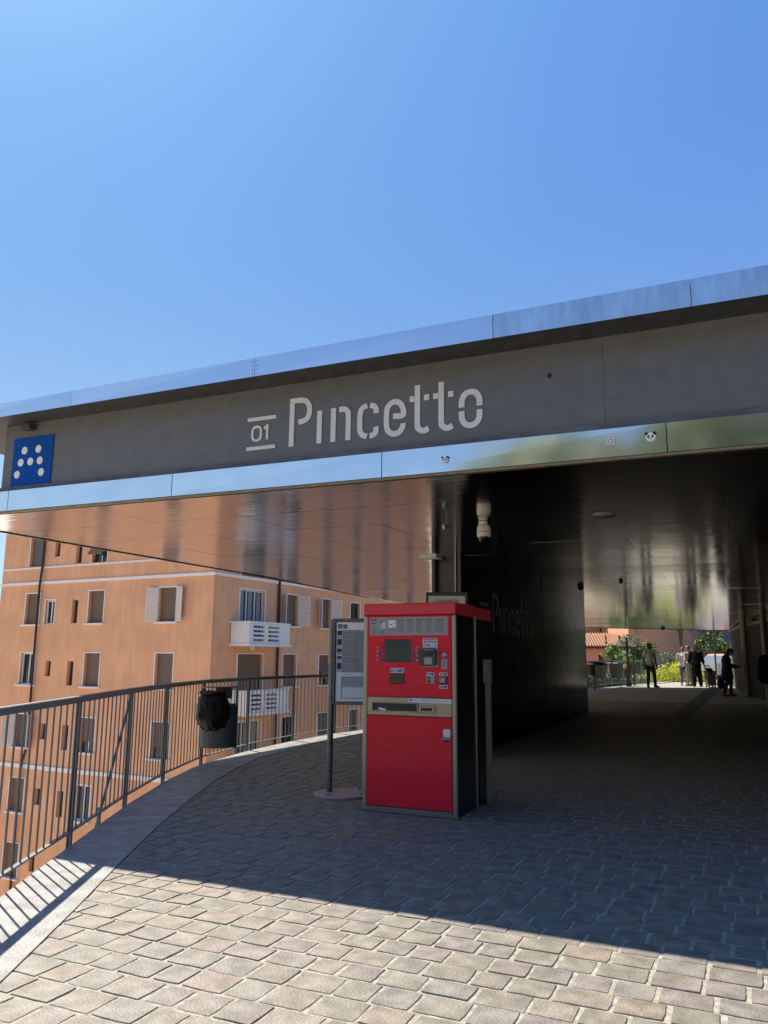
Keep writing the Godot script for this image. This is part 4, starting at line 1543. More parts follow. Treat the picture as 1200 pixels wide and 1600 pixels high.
func build_machine() -> void:
	var o := thing("ticket_machine", "tall red ticket machine with steel frame standing on the shaded paving", "ticket machine", Vector3(-0.206, 0, -8.248), deg_to_rad(-24.6))
	var d := 0.635
	front_box(o, "cabinet", 0.012, 0.0, 0.998, 1.93, -d, d - 0.02, M.gloss_black, 0.006)
	front_box(o, "rear_cabinet", 0.03, 0.0, 0.985, 1.93, -1.26, 0.595, M.gloss_black, 0.006)
	front_box(o, "cap", 0.0, 1.93, 1.01, 2.052, -d, d + 0.012, M.red_cap, 0.010)
	front_box(o, "rear_cap", 0.02, 1.915, 0.992, 2.045, -1.27, 0.625, M.red_cap, 0.010)
	for x in [0.0, 0.962]:
		front_box(o, "frame_upright", x, 0.0, x + 0.048, 1.93, -0.055, 0.055, M.steel, 0.010)
	front_box(o, "edge_profile", 0.993, 0.0, 1.012, 1.95, -d - 0.012, 0.014, M.steel, 0.004)
	front_box(o, "plinth", 0.048, 0.0, 0.962, 0.058, -0.05, 0.042, M.steel_dark, 0.005)
	# lower door
	var door := front_box(o, "lower_door", 0.050, 0.062, 0.960, 0.928, -0.030, 0.028, M.red, 0.006)
	var lock := part("lock_plate", box(0.075, 0.075, 0.014, 0.004), M.label_white, door, at(0.408, 0.295, 0.020))
	lock.position = Vector3(0.408, 0.29, 0.021)
	part("lock_lip", box(0.084, 0.016, 0.03, 0.004), M.grey_plastic, door, at(0.404, 0.238, 0.026))
	part("lock_recess", box(0.05, 0.022, 0.01, 0.003), M.black, door, at(0.404, 0.219, 0.017))
	part("scratch", box(0.03, 0.005, 0.002, 0.0005), M.black, door, at(0.05, 0.02, 0.0145))
	var band := front_box(o, "steel_band", 0.050, 0.934, 0.960, 1.112, -0.034, 0.030, M.steel, 0.004)
	# trays
	var bx := 0.505
	var byy := 1.023
	part("tray_opening", box(0.485, 0.072, 0.006, 0.002), M.black, band, at(0.36 - bx, 1.016 - byy, 0.0165))
	for e in [[0.36, 1.056, 0.50, 0.008], [0.36, 0.976, 0.50, 0.010]]:
		part("tray_rim", box(e[2], e[3], 0.018, 0.002), M.steel, band, at(e[0] - bx, e[1] - byy, 0.022))
	for e in [0.112, 0.606]:
		part("tray_rim", box(0.010, 0.088, 0.018, 0.002), M.steel, band, at(e - bx, 1.016 - byy, 0.022))
	part("ticket", box(0.085, 0.03, 0.004, 0.0005), M.label_white, band, Transform3D(Basis(Vector3.BACK, -0.15) * Basis(Vector3.RIGHT, -0.5), Vector3(0.22 - bx, 0.995 - byy, 0.022)))
	part("coin_tray", box(0.175, 0.072, 0.016, 0.006), M.steel, band, at(0.703 - bx, 1.004 - byy, 0.022))
	part("coin_opening", box(0.12, 0.030, 0.006, 0.003), M.black, band, at(0.703 - bx, 1.004 - byy, 0.0295))
	var sr := RandomNumberGenerator.new()
	sr.seed = 4
	var im := Image.create(512, 48, false, Image.FORMAT_RGB8)
	im.fill(Color(0.80, 0.81, 0.80))
	for k in 18:
		im.fill_rect(Rect2i(14, 8 + k, 34 - k / 2, 1), Color(0.06, 0.08, 0.10))
	print_lines(im, 60, 14, 120, 36, 9, Color(0.55, 0.57, 0.6), sr)
	im.fill_rect(Rect2i(150, 10, 4, 26), Color(0.1, 0.1, 0.12))
	print_lines(im, 170, 9, 440, 16, 8, Color(0.15, 0.16, 0.2), sr)
	print_lines(im, 170, 26, 500, 34, 8, Color(0.15, 0.16, 0.2), sr)
	var strip := part("instruction_strip", box(0.462, 0.044, 0.004, 0.001), M.label_white, band, at(0.733 - bx, 1.087 - byy, 0.0172))
	part("print", plate(0.455, 0.040), printed(im), strip, at(0, 0, 0.0025))
	# upper red panel and everything on it
	var up := front_box(o, "upper_panel", 0.050, 1.118, 0.960, 1.928, -0.030, 0.028, M.red, 0.006)
	var c := Vector3(0.505, 1.523, 0.016)
	im = Image.create(768, 166, false, Image.FORMAT_RGB8)
	im.fill(Color(0.52, 0.54, 0.54))
	im.fill_rect(Rect2i(14, 14, 46, 44), Color(0.03, 0.07, 0.42))
	for k in 12:
		im.fill_rect(Rect2i(22 + k, 46 - k * 2, 5, 4), Color(0.9, 0.9, 0.9))
		im.fill_rect(Rect2i(50 - k, 46 - k * 2, 5, 4), Color(0.9, 0.9, 0.9))
	print_lines(im, 14, 92, 80, 152, 9, Color(0.30, 0.32, 0.33), sr)
	im.fill_rect(Rect2i(112, 40, 44, 60), Color(0.72, 0.74, 0.74))
	im.fill_rect(Rect2i(110, 34, 16, 18), Color(0.05, 0.05, 0.05))
	im.fill_rect(Rect2i(186, 26, 72, 70), Color(0.88, 0.88, 0.88))
	for b in [[236, 44], [198, 60], [216, 60], [228, 80], [196, 106], [222, 106], [246, 116]]:
		im.fill_rect(Rect2i(b[0], b[1], 11, 11), Color(0.04, 0.04, 0.04))
	print_lines(im, 110, 20, 150, 28, 8, Color(0.2, 0.2, 0.2), sr)
	print_lines(im, 104, 128, 150, 150, 9, Color(0.12, 0.12, 0.12), sr)
	for k in 5:
		print_lines(im, 282 + k * 92, 18, 282 + k * 92 + (78 if k < 4 else 108), 28, 8, Color(0.12, 0.13, 0.14), sr)
		print_lines(im, 282 + k * 92, 34, 282 + k * 92 + (72 if k < 4 else 100), 140, 6, Color(0.32, 0.34, 0.35), sr)
	var info := part("information_plate", box(0.858, 0.184, 0.006, 0.002), M.grey_plastic, up, at(0.503 - c.x, 1.818 - c.y, 0.0165))
	part("print", plate(0.85, 0.178), printed(im, 0.3), info, at(0, 0, 0.0035))
	# screen with four buttons and arrows on each side
	var sc := part("screen", box(0.292, 0.218, 0.008, 0.003), M.screen, up, at(0.386 - c.x, 1.574 - c.y, 0.0165))
	part("bezel", box(0.292, 0.012, 0.012, 0.003), M.reader, sc, at(0, 0.107, 0.002))
	part("bezel", box(0.292, 0.012, 0.012, 0.003), M.reader, sc, at(0, -0.107, 0.002))
	for e in [-1.0, 1.0]:
		for k in 4:
			var yy := 1.606 - 0.042 * k - c.y
			var xx: float = (0.386 + e * 0.188) - c.x
			part("button", lathe([Vector2(0, 0), Vector2(0.013, 0), Vector2(0.013, 0.008), Vector2(0.010, 0.011), Vector2(0, 0.011)], 14), M.grey_plastic, up, Transform3D(Basis(Vector3.RIGHT, PI * 0.5), Vector3(xx + e * 0.030, yy, 0.014)))
			part("arrow", extrude(poly_of([[-0.018 * e, 0.010], [0.008 * e, 0.010], [0.018 * e, 0.0], [0.008 * e, -0.010], [-0.018 * e, -0.010]]), 0.003), M.label_blue, up, at(xx - e * 0.008, yy, 0.0145))
	# card logos and the reader
	im = Image.create(192, 112, false, Image.FORMAT_RGB8)
	im.fill(Color(0.78, 0.79, 0.80))
	im.fill_rect(Rect2i(4, 4, 184, 12), Color(0.12, 0.13, 0.4))
	var pal := [Color(0.1, 0.12, 0.5), Color(0.75, 0.1, 0.1), Color(0.1, 0.2, 0.6), Color(0.1, 0.45, 0.3), Color(0.8, 0.2, 0.15), Color(0.2, 0.2, 0.55), Color(0.75, 0.7, 0.7), Color(0.2, 0.6, 0.4)]
	for k in 8:
		im.fill_rect(Rect2i(10 + (k % 4) * 45, 28 + (k / 4) * 40, 38, 26), pal[k])
		im.fill_rect(Rect2i(16 + (k % 4) * 45, 38 + (k / 4) * 40, 24, 5), Color(0.85, 0.85, 0.86))
	var back := part("reader_plate", box(0.163, 0.288, 0.006, 0.003), M.grey_plastic, up, at(0.743 - c.x, 1.557 - c.y, 0.016))
	part("card_logos", plate(0.150, 0.090), printed(im), back, at(0, 0.094, 0.0035))
	part("card_reader", extrude(round_rect(-0.098, -0.087, 0.080, 0.087, 0.03), 0.045), M.reader, back, at(-0.008, -0.046, 0.003))
	part("key_pad", box(0.085, 0.075, 0.012, 0.004), M.steel_dark, back, at(-0.004, -0.083, 0.048))
	part("reader_bar", box(0.09, 0.03, 0.03, 0.006), M.reader, back, at(-0.004, -0.008, 0.05))
	part("reader_frame", box(0.10, 0.006, 0.008, 0.002), M.grey_plastic, back, at(-0.004, 0.026, 0.048))
	# banknote slot with its label
	var lab := part("note_label", extrude(round_rect(-0.075, -0.024, 0.075, 0.024, 0.01), 0.004), M.label_white, up, at(0.384 - c.x, 1.377 - c.y, 0.0145))
	part("label_field", box(0.135, 0.034, 0.002, 0.0005), M.label_blue, lab, at(0, 0, 0.0045))
	part("label_line", box(0.085, 0.008, 0.001, 0.0002), M.label_white, lab, at(-0.018, 0.006, 0.0060))
	part("label_line", box(0.060, 0.006, 0.001, 0.0002), M.label_white, lab, at(-0.022, -0.009, 0.0060))
	part("label_line", box(0.012, 0.022, 0.001, 0.0002), M.label_white, lab, at(0.052, 0, 0.0060))
	var slot := part("note_slot", box(0.152, 0.10, 0.022, 0.006), M.reader, up, at(0.380 - c.x, 1.296 - c.y, 0.020))
	part("slot_mouth", box(0.10, 0.014, 0.004, 0.001), M.black, slot, at(0, 0.006, 0.011))
	# right hand column: chip reader, coin slot, receipt
	var ba := part("arrow_label", box(0.066, 0.054, 0.004, 0.001), M.label_blue, up, at(0.893 - c.x, 1.537 - c.y, 0.0155))
	part("mark", bar(Vector3(-0.024, -0.02, 0.003), Vector3(-0.009, 0.022, 0.003), 0.008, 0.002), M.label_white, ba)
	part("mark", bar(Vector3(0.004, -0.02, 0.003), Vector3(-0.009, 0.022, 0.003), 0.008, 0.0024), M.label_white, ba)
	part("mark", bar(Vector3(0.010, 0.0, 0.003), Vector3(0.026, 0.012, 0.003), 0.006, 0.002), M.label_white, ba)
	part("mark", bar(Vector3(0.010, 0.0, 0.0032), Vector3(0.026, -0.012, 0.0032), 0.006, 0.002), M.label_white, ba)
	var chip := part("chip_reader", box(0.062, 0.10, 0.014, 0.006), M.grey_plastic, up, at(0.892 - c.x, 1.444 - c.y, 0.018))
	part("coin_slit", box(0.010, 0.045, 0.003, 0.001), M.black, chip, Transform3D(Basis(Vector3.BACK, -0.2), Vector3(0.002, 0.008, 0.0072)))
	for q in [[0.745, 1.345], [0.879, 1.346], [0.879, 1.224]]:
		var l2 := part("slot_label", extrude(round_rect(-0.044, -0.016, 0.044, 0.016, 0.009), 0.004), M.label_white, up, at(q[0] - c.x, q[1] - c.y, 0.0145))
		part("label_field", box(0.072, 0.020, 0.002, 0.0005), M.label_blue, l2, at(0, 0, 0.0045))
		part("label_line", box(0.040, 0.005, 0.001, 0.0002), M.label_white, l2, at(-0.008, 0, 0.0060))
	var cs := part("coin_slot", box(0.088, 0.074, 0.014, 0.005), M.grey_plastic, up, at(0.745 - c.x, 1.289 - c.y, 0.018))
	part("coin_slit", box(0.030, 0.058, 0.004, 0.002), M.black, cs, at(-0.016, 0, 0.0068))
	part("coin_button", box(0.018, 0.018, 0.006, 0.002), M.steel, cs, at(-0.016, 0.004, 0.0095))
	var rc := part("receipt_slot", box(0.088, 0.070, 0.012, 0.004), M.black, up, at(0.878 - c.x, 1.287 - c.y, 0.018))
	part("receipt_flap", box(0.062, 0.05, 0.008, 0.003), M.grey_plastic, rc, at(-0.006, 0.002, 0.009))
	# slim bronze post with a thicker head standing against the side
	var v := thing("card_post", "slim bronze post with thicker head against the ticket machine's dark side", "post", Vector3(-0.206, 0, -8.248), deg_to_rad(-24.6))
	front_box(v, "post", 1.03, 0.0, 1.085, 1.24, -0.93, 0.06, M.brass, 0.004)
	front_box(v, "post_head", 1.018, 1.24, 1.093, 1.49, -0.945, 0.10, M.brass, 0.004)
	front_box(v, "foot_plate", 0.995, 0.0, 1.10, 0.012, -0.96, 0.14, M.steel_dark, 0.002)


func build_timetable() -> void:
	var o := thing("timetable_stand", "grey pole with framed timetable panel on a round base plate", "sign", Vector3(-0.595, 0, -9.21), deg_to_rad(-8.0))
	part("pole", tube([Vector3(0, 0.01, 0), Vector3(0, 1.925, 0)], 0.034, 16), M.galv, o)
	part("base_plate", lathe([Vector2(0, 0.0), Vector2(0.335, 0.0), Vector2(0.335, 0.016), Vector2(0.325, 0.022), Vector2(0, 0.022)], 40, false), worn(Color(0.52, 0.44, 0.43), 0.55, 0.2, noise_tex.blot, 3.0), o, at(0.17, 0.002, 0.02))
	for k in 4:
		var t := TAU * (k + 0.35) / 4.0
		part("bolt", lathe([Vector2(0, 0), Vector2(0.014, 0), Vector2(0.014, 0.014), Vector2(0, 0.018)], 6, false), M.steel_dark, o, at(0.17 + cos(t) * 0.26, 0.024, 0.02 + sin(t) * 0.26))
	var w := 0.72
	var y0 := 0.985
	var y1 := 1.935
	front_box(o, "panel_back", 0.02, y0, w, y1, -0.02, 0.024, M.galv, 0.003)
	front_box(o, "panel_frame", 0.0, y0 - 0.01, 0.05, y1 + 0.01, -0.025, 0.05, M.galv, 0.012)
	front_box(o, "panel_frame", w - 0.04, y0 - 0.01, w, y1 + 0.01, -0.025, 0.05, M.galv, 0.012)
	front_box(o, "panel_frame", 0.0, y1 - 0.03, w, y1 + 0.012, -0.024, 0.048, M.galv, 0.010)
	front_box(o, "panel_frame", 0.0, y0 - 0.012, w, y0 + 0.018, -0.024, 0.048, M.galv, 0.010)
	var r := RandomNumberGenerator.new()
	r.seed = 12
	var im := Image.create(640, 900, false, Image.FORMAT_RGB8)
	im.fill(Color(0.86, 0.89, 0.91))
	im.fill_rect(Rect2i(0, 0, 640, 84), Color(0.93, 0.94, 0.95))
	im.fill_rect(Rect2i(16, 30, 54, 50), Color(0.05, 0.08, 0.36))
	for k in 12:
		im.fill_rect(Rect2i(24 + k, 68 - k * 2, 6, 4), Color(0.85, 0.86, 0.9))
		im.fill_rect(Rect2i(56 - k, 68 - k * 2, 6, 4), Color(0.85, 0.86, 0.9))
	im.fill_rect(Rect2i(78, 30, 52, 50), Color(0.42, 0.44, 0.50))
	print_lines(im, 420, 60, 600, 74, 10, Color(0.12, 0.14, 0.3), r)
	im.fill_rect(Rect2i(70, 96, 570, 480), Color(0.48, 0.52, 0.57))
	var cuts := [96, 190, 300, 385, 460, 576]
	for k in 5:
		im.fill_rect(Rect2i(8, cuts[k] + 6, 58, cuts[k + 1] - cuts[k] - 12), Color(0.07, 0.10, 0.40) if k != 0 else Color(0.10, 0.12, 0.34))
		im.fill_rect(Rect2i(10, cuts[k + 1] - 36, 54, 26), Color(0.66, 0.70, 0.76))
		for cx in [84, 270, 450]:
			print_lines(im, cx, cuts[k] + 10, cx + 160, cuts[k] + 22, 12, Color(0.74, 0.77, 0.80), r)
			print_lines(im, cx, cuts[k] + 30, cx + 168, cuts[k + 1] - 8, 9, Color(0.58, 0.62, 0.66), r)
	for cx in [100, 290]:
		print_lines(im, cx, 594, cx + 120, 606, 12, Color(0.35, 0.38, 0.46), r)
	im.fill_rect(Rect2i(60, 620, 560, 250), Color(0.52, 0.60, 0.66))
	im.fill_rect(Rect2i(76, 742, 530, 118), Color(0.80, 0.88, 0.92))
	print_lines(im, 80, 640, 560, 730, 20, Color(0.56, 0.62, 0.68), r)
	part("poster", plate(w - 0.10, y1 - y0 - 0.05), printed(im, 0.3), o, at(0.05 + (w - 0.10) * 0.5 + 0.005, (y0 + y1) * 0.5, 0.006))


func build_notice_board() -> void:
	var o := thing("notice_board", "framed white notice board reading CON MINIMETRO behind the red machine", "notice board", Vector3(0.56, 0, -10.4), deg_to_rad(-4.0))
	for x in [0.02, 0.53]:
		front_box(o, "leg", x - 0.02, 0.0, x + 0.02, 2.36, -0.05, 0.04, M.dark_frame, 0.004)
	front_box(o, "board", 0.0, 0.95, 0.55, 2.36, -0.02, 0.03, M.dark_frame, 0.006)
	front_box(o, "sheet", 0.035, 0.99, 0.515, 2.31, 0.010, 0.006, M.label_white, 0.001)
	var t := letters("CON MINIMETRO", 0.030, 0.002)
	t.width = 800.0
	part("lettering", t, M.black, o, at(0.275, 2.245, 0.0175))
	for k in 10:
		part("text_line", box(0.38, 0.010, 0.001, 0.0002), M.grey_plastic, o, at(0.275, 2.15 - 0.05 * k, 0.0168))


# ---------------------------------------------------------------- bins

func build_litter_bins() -> void:
	# the nearest: a bent steel plate on the railing with a black sack
	var o := thing("litter_bin", "grey steel litter bin with bulging black sack on the railing", "litter bin", Vector3(-2.39, 0, -11.80), deg_to_rad(6.0))
	var st := begin()
	var prof := []
	for k in 13:
		var t := PI * 0.06 + PI * 0.88 * k / 12.0
		prof.append(Vector3(-cos(t) * 0.262, 0, 0.06 + sin(t) * 0.17))
	for k in 12:
		var a: Vector3 = prof[k]
		var b: Vector3 = prof[k + 1]
		for e in [0.0, 0.006]:
			var oo := Vector3(a.x + b.x, 0, a.z + b.z - 0.12) * (1.0 if e > 0.0 else -1.0)
			var off: Vector3 = Vector3(a.x, 0, a.z - 0.06).normalized() * e
			quad(st, a + off + Vector3(0, 0.22, 0), b + off + Vector3(0, 0.22, 0), b + off + Vector3(0, 0.80, 0), a + off + Vector3(0, 0.80, 0), oo)
	part("shell", done(st), M.bin, o)
	part("back_plate", box(0.54, 0.62, 0.008, 0.002), M.bin, o, at(0, 0.52, 0.03))
	var hoop := []
	for k in 13:
		var t2 := PI * k / 12.0
		hoop.append(Vector3(-cos(t2) * 0.28, 1.07, 0.05 + sin(t2) * 0.18))
	part("hoop", tube(hoop, 0.010, 8), M.galv, o)
	for x in [-0.245, 0.245]:
		part("bracket", box(0.03, 0.86, 0.02, 0.003), M.rail, o, at(x, 0.63, 0.025))
	part("lid_plate", box(0.24, 0.16, 0.02, 0.004), M.bin_dark, o, at(0.06, 0.98, 0.04))
	var bs := begin()
	var pr := []
	for q in [[0.03, 0.47], [0.12, 0.485], [0.19, 0.535], [0.232, 0.61], [0.25, 0.70], [0.25, 0.79], [0.232, 0.87], [0.20, 0.93], [0.175, 0.965], [0.205, 0.99], [0.18, 1.01], [0.09, 1.0]]:
		pr.append([q[0], q[1]])
	add_lathe(bs, Array(smooth_line(pr, 4)), 64)
	var sack: ArrayMesh = done(bs)
	var mdt := MeshDataTool.new()
	mdt.create_from_surface(sack, 0)
	var nn := noise(3.0, 4, 3)
	var fold := noise(9.0, 3, 8)
	for i in mdt.get_vertex_count():
		var v := mdt.get_vertex(i)
		var k2 := 1.0 + 0.16 * nn.get_noise_3d(v.x * 1.2, v.y * 0.8, v.z * 1.2) + 0.09 * absf(fold.get_noise_3d(v.x, v.y * 0.45, v.z))
		mdt.set_vertex(i, Vector3(v.x * k2 * 0.93, v.y + 0.05 * nn.get_noise_2d(v.x * 2.0, v.z * 2.0) + 0.02 * fold.get_noise_2d(v.x * 1.5, v.z * 1.5), v.z * k2 * 0.74))
	var am := ArrayMesh.new()
	mdt.commit_to_surface(am)
	var s2 := SurfaceTool.new()
	s2.create_from(am, 0)
	s2.generate_normals()
	part("sack", s2.commit(), M.bag, o, at(-0.06, 0.0, 0.22))
	part("strap", tube([Vector3(-0.27, 0.93, 0.05), Vector3(-0.31, 0.80, 0.1), Vector3(-0.30, 0.66, 0.08)], 0.012, 6), M.black, o)
	# across the square
	var g := thing("litter_bin", "green box bin hung on far railing beside the man", "litter bin", ground_at(9.95, -33.75) + Vector3(0, 0, 0.1), deg_to_rad(-50.0))
	part("box", lathe([Vector2(0.0, 0.32), Vector2(0.24, 0.32), Vector2(0.30, 0.92), Vector2(0.28, 0.92), Vector2(0.22, 0.36), Vector2(0, 0.36)], 4, false), M.bin_green, g, Transform3D(Basis(Vector3.UP, PI * 0.25), Vector3(0, 0, 0.24)))
	part("rim", box(0.50, 0.05, 0.46, 0.01), M.bin_green, g, at(0, 0.92, 0.24))
	part("bracket", box(0.06, 0.5, 0.04, 0.005), M.bin_dark, g, at(0, 0.65, 0.02))
	var w := thing("litter_bin", "larger dark grey bin with sloping lid hung on far railing", "litter bin", ground_at(8.62, -31.9), deg_to_rad(-40.0))
	part("body", lathe([Vector2(0.0, 0.36), Vector2(0.24, 0.36), Vector2(0.36, 0.88), Vector2(0, 0.88)], 4, false), M.bin_dark, w, Transform3D(Basis(Vector3.UP, PI * 0.25), Vector3.ZERO))
	part("lid", box(0.56, 0.04, 0.58, 0.012), M.bin_dark, w, Transform3D(Basis(Vector3.RIGHT, -0.2), Vector3(0, 0.94, 0)))
	part("bracket", box(0.06, 0.6, 0.05, 0.006), M.bin_dark, w, at(0, 0.6, -0.24))
	var z := thing("litter_bin", "small black bin half hidden by the black wall's far end", "litter bin", ground_at(7.95, -30.6) + Vector3(0.1, 0, 0.1), deg_to_rad(-50.0))
	part("box", lathe([Vector2(0.0, 0.55), Vector2(0.17, 0.55), Vector2(0.19, 0.95), Vector2(0, 0.95)], 16, false), M.bin_dark, z, at(0, 0, 0.2))
	part("bracket", box(0.05, 0.95, 0.04, 0.004), M.bin_dark, z, at(0, 0.475, 0.0))


func build_ceiling_fittings() -> void:
	# dome camera under the front of the roof
	var o := thing("dome_camera", "white dome camera with black glass hanging near the canopy's front", "camera", us(-2.8, 8.85, 3.11))
	part("mount", lathe([Vector2(0, -0.045), Vector2(0.045, -0.045), Vector2(0.045, 0.0), Vector2(0, 0.0)], 18, false), M.cam_white, o)
	part("arm", tube([Vector3(-0.05, -0.08, 0), Vector3(-0.05, 0.0, 0)], 0.012, 8), M.cam_white, o)
	part("housing", lathe([Vector2(0.0, -0.19), Vector2(0.076, -0.19), Vector2(0.080, -0.185), Vector2(0.083, -0.13), Vector2(0.080, -0.075), Vector2(0.065, -0.05), Vector2(0.0, -0.045)], 28), M.cam_white, o)
	part("band", lathe([Vector2(0.0835, -0.138), Vector2(0.0855, -0.132), Vector2(0.0835, -0.126)], 28), M.grey_plastic, o)
	part("dome", lathe([Vector2(0.0, -0.262), Vector2(0.035, -0.255), Vector2(0.058, -0.232), Vector2(0.066, -0.19)], 24), M.dome, o)
	# spot on a short stalk
	var sp := thing("spot_lamp", "small spot lamp on a short stalk under the soffit's left", "lamp", us(-3.11, 8.42, 3.11))
	part("stalk", tube([Vector3(0, 0, 0), Vector3(0.005, -0.09, 0.01)], 0.008, 8), M.galv, sp)
	part("head", tube([Vector3(-0.04, -0.12, 0.03), Vector3(0.035, -0.10, -0.01)], [0.032, 0.022], 12), M.galv, sp)
	part("yoke", box(0.05, 0.03, 0.04, 0.004), M.galv, sp, at(0.0, -0.085, 0.0))
	# recessed downlight
	var dl := thing("downlight", "unlit round downlight ring set in the passage's dark ceiling", "lamp", us(-1.41, 8.91, 3.095))
	part("ring", lathe([Vector2(0.10, -0.006), Vector2(0.125, -0.012), Vector2(0.125, 0.01)], 28), M.brass, dl)
	part("diffuser", lathe([Vector2(0, 0.0), Vector2(0.10, -0.004), Vector2(0.10, 0.01)], 28), M.grey_plastic, dl)
	# loudspeaker and domes further in
	for q in [[-3.3, 17.3, 0.06, "small black ceiling dome deep in the passage, left of the pair"], [-2.32, 16.4, 0.035, "smallest black ceiling dome deep in the passage, in the middle"], [-3.25, 34.0, 0.09, "black dome camera at the far lip of the passage ceiling"]]:
		var t := thing("ceiling_dome", q[3], "camera", us(q[0], q[1], soffit_y(q[0], q[1]) - 0.012), 0.0)
		var r: float = q[2]
		part("base", lathe([Vector2(0, -0.02), Vector2(r * 1.1, -0.02), Vector2(r * 1.1, 0.01), Vector2(0, 0.01)], 18, false), M.bin_dark, t)
		part("dome", lathe([Vector2(0, -0.02 - r), Vector2(r * 0.55, -0.02 - r * 0.84), Vector2(r * 0.9, -0.02 - r * 0.45), Vector2(r, -0.02)], 18), M.dome, t)


func build_far_street() -> void:
	# lamp with three globes
	var o := thing("globe_lamp", "street lamp with globes on branching arms beside far railing", "street lamp", ground_at(10.12, -33.0))
	part("post", tube([Vector3(0, 0, 0), Vector3(0, 1.3, 0), Vector3(0, 1.98, 0)], [0.055, 0.045, 0.035], 12), M.lamp_post, o)
	part("base", lathe([Vector2(0, 0), Vector2(0.11, 0), Vector2(0.10, 0.12), Vector2(0.06, 0.22)], 14), M.lamp_post, o)
	for g in [[-0.30, 1.75, 0.10, 0.145], [0.02, 1.92, -0.22, 0.125], [0.24, 1.75, 0.02, 0.15]]:
		var c := Vector3(g[0], g[1], g[2])
		part("arm", tube([Vector3(0, 1.62, 0), Vector3(g[0] * 0.6, 1.60, g[2] * 0.6), c + Vector3(0, -0.13, 0)], 0.022, 8), M.lamp_post, o)
		part("globe", ball(g[3], 10, 18), M.globe, o, Transform3D(Basis.IDENTITY, c))
		part("gallery", lathe([Vector2(0.03, -0.16), Vector2(0.07, -0.13), Vector2(0.075, -0.10)], 12), M.lamp_post, o, Transform3D(Basis.IDENTITY, c))
	var d := thing("slim_post", "slim red brown post standing right of the globe lamp", "post", ground_at(10.55, -33.6))
	part("post", tube([Vector3(0, 0, 0), Vector3(0, 1.7, 0)], 0.028, 10), M.lamp_post, d)
	part("finial", ball(0.04, 5, 10), M.lamp_post, d, at(0, 1.7, 0))
	# flared column in the garden
	var f := thing("flared_column", "dark slender column with flared head behind the yellow shrub", "column", Vector3(15.6, -0.6, -41.6))
	part("shaft", tube([Vector3(0, 0, 0), Vector3(0, 2.6, 0), Vector3(0, 3.4, 0), Vector3(0, 3.75, 0)], [0.07, 0.07, 0.11, 0.20], 16), M.lamp_post, f)
	part("head", lathe([Vector2(0, 0), Vector2(0.24, 0.02), Vector2(0.24, 0.10), Vector2(0, 0.10)], 20, false), M.lamp_post, f, at(0, 3.72, 0))
	for q in [[19.0, -45.6, 3.6, "tall thin pole at the corner of the terracotta building"], [20.3, -46.8, 3.2, "thin grey pole carrying a small blue road sign"]]:
		var t := thing("street_pole", q[3], "pole", ground_at(q[0], q[1]) + Vector3(0, -0.05, 0))
		part("pole", tube([Vector3.ZERO, Vector3(0, q[2], 0)], 0.05, 10), M.lamp_post, t)
		if q[2] < 3.4:
			part("sign_panel", box(0.42, 0.60, 0.03, 0.005), worn(Color(0.03, 0.06, 0.14), 0.4, 0.0, noise_tex.faint, 1.0), t, at(-0.05, 2.5, 0.07))
	# planter with a stunted bush by the lamp
	var pl := thing("planter", "round planter of leaves fixed to far railing by lamp", "planter", ground_at(10.4, -34.0) + Vector3(0, 0.05, 0))
	part("tub", lathe([Vector2(0, 0.3), Vector2(0.14, 0.3), Vector2(0.2, 0.85), Vector2(0.17, 0.85), Vector2(0, 0.8)], 14), worn(Color(0.16, 0.13, 0.06), 0.9, 0.0, noise_tex.blot, 2.0), pl)
	part("stem", tube([Vector3(0, 0.0, 0), Vector3(0, 0.35, 0)], 0.05, 8), M.lamp_post, pl)
	part("leaves", leaf_cloud([[Vector3(0, 0.95, 0), 0.2]], 160, 0.06, M.leaf, 31), M.leaf, pl)
	build_car()


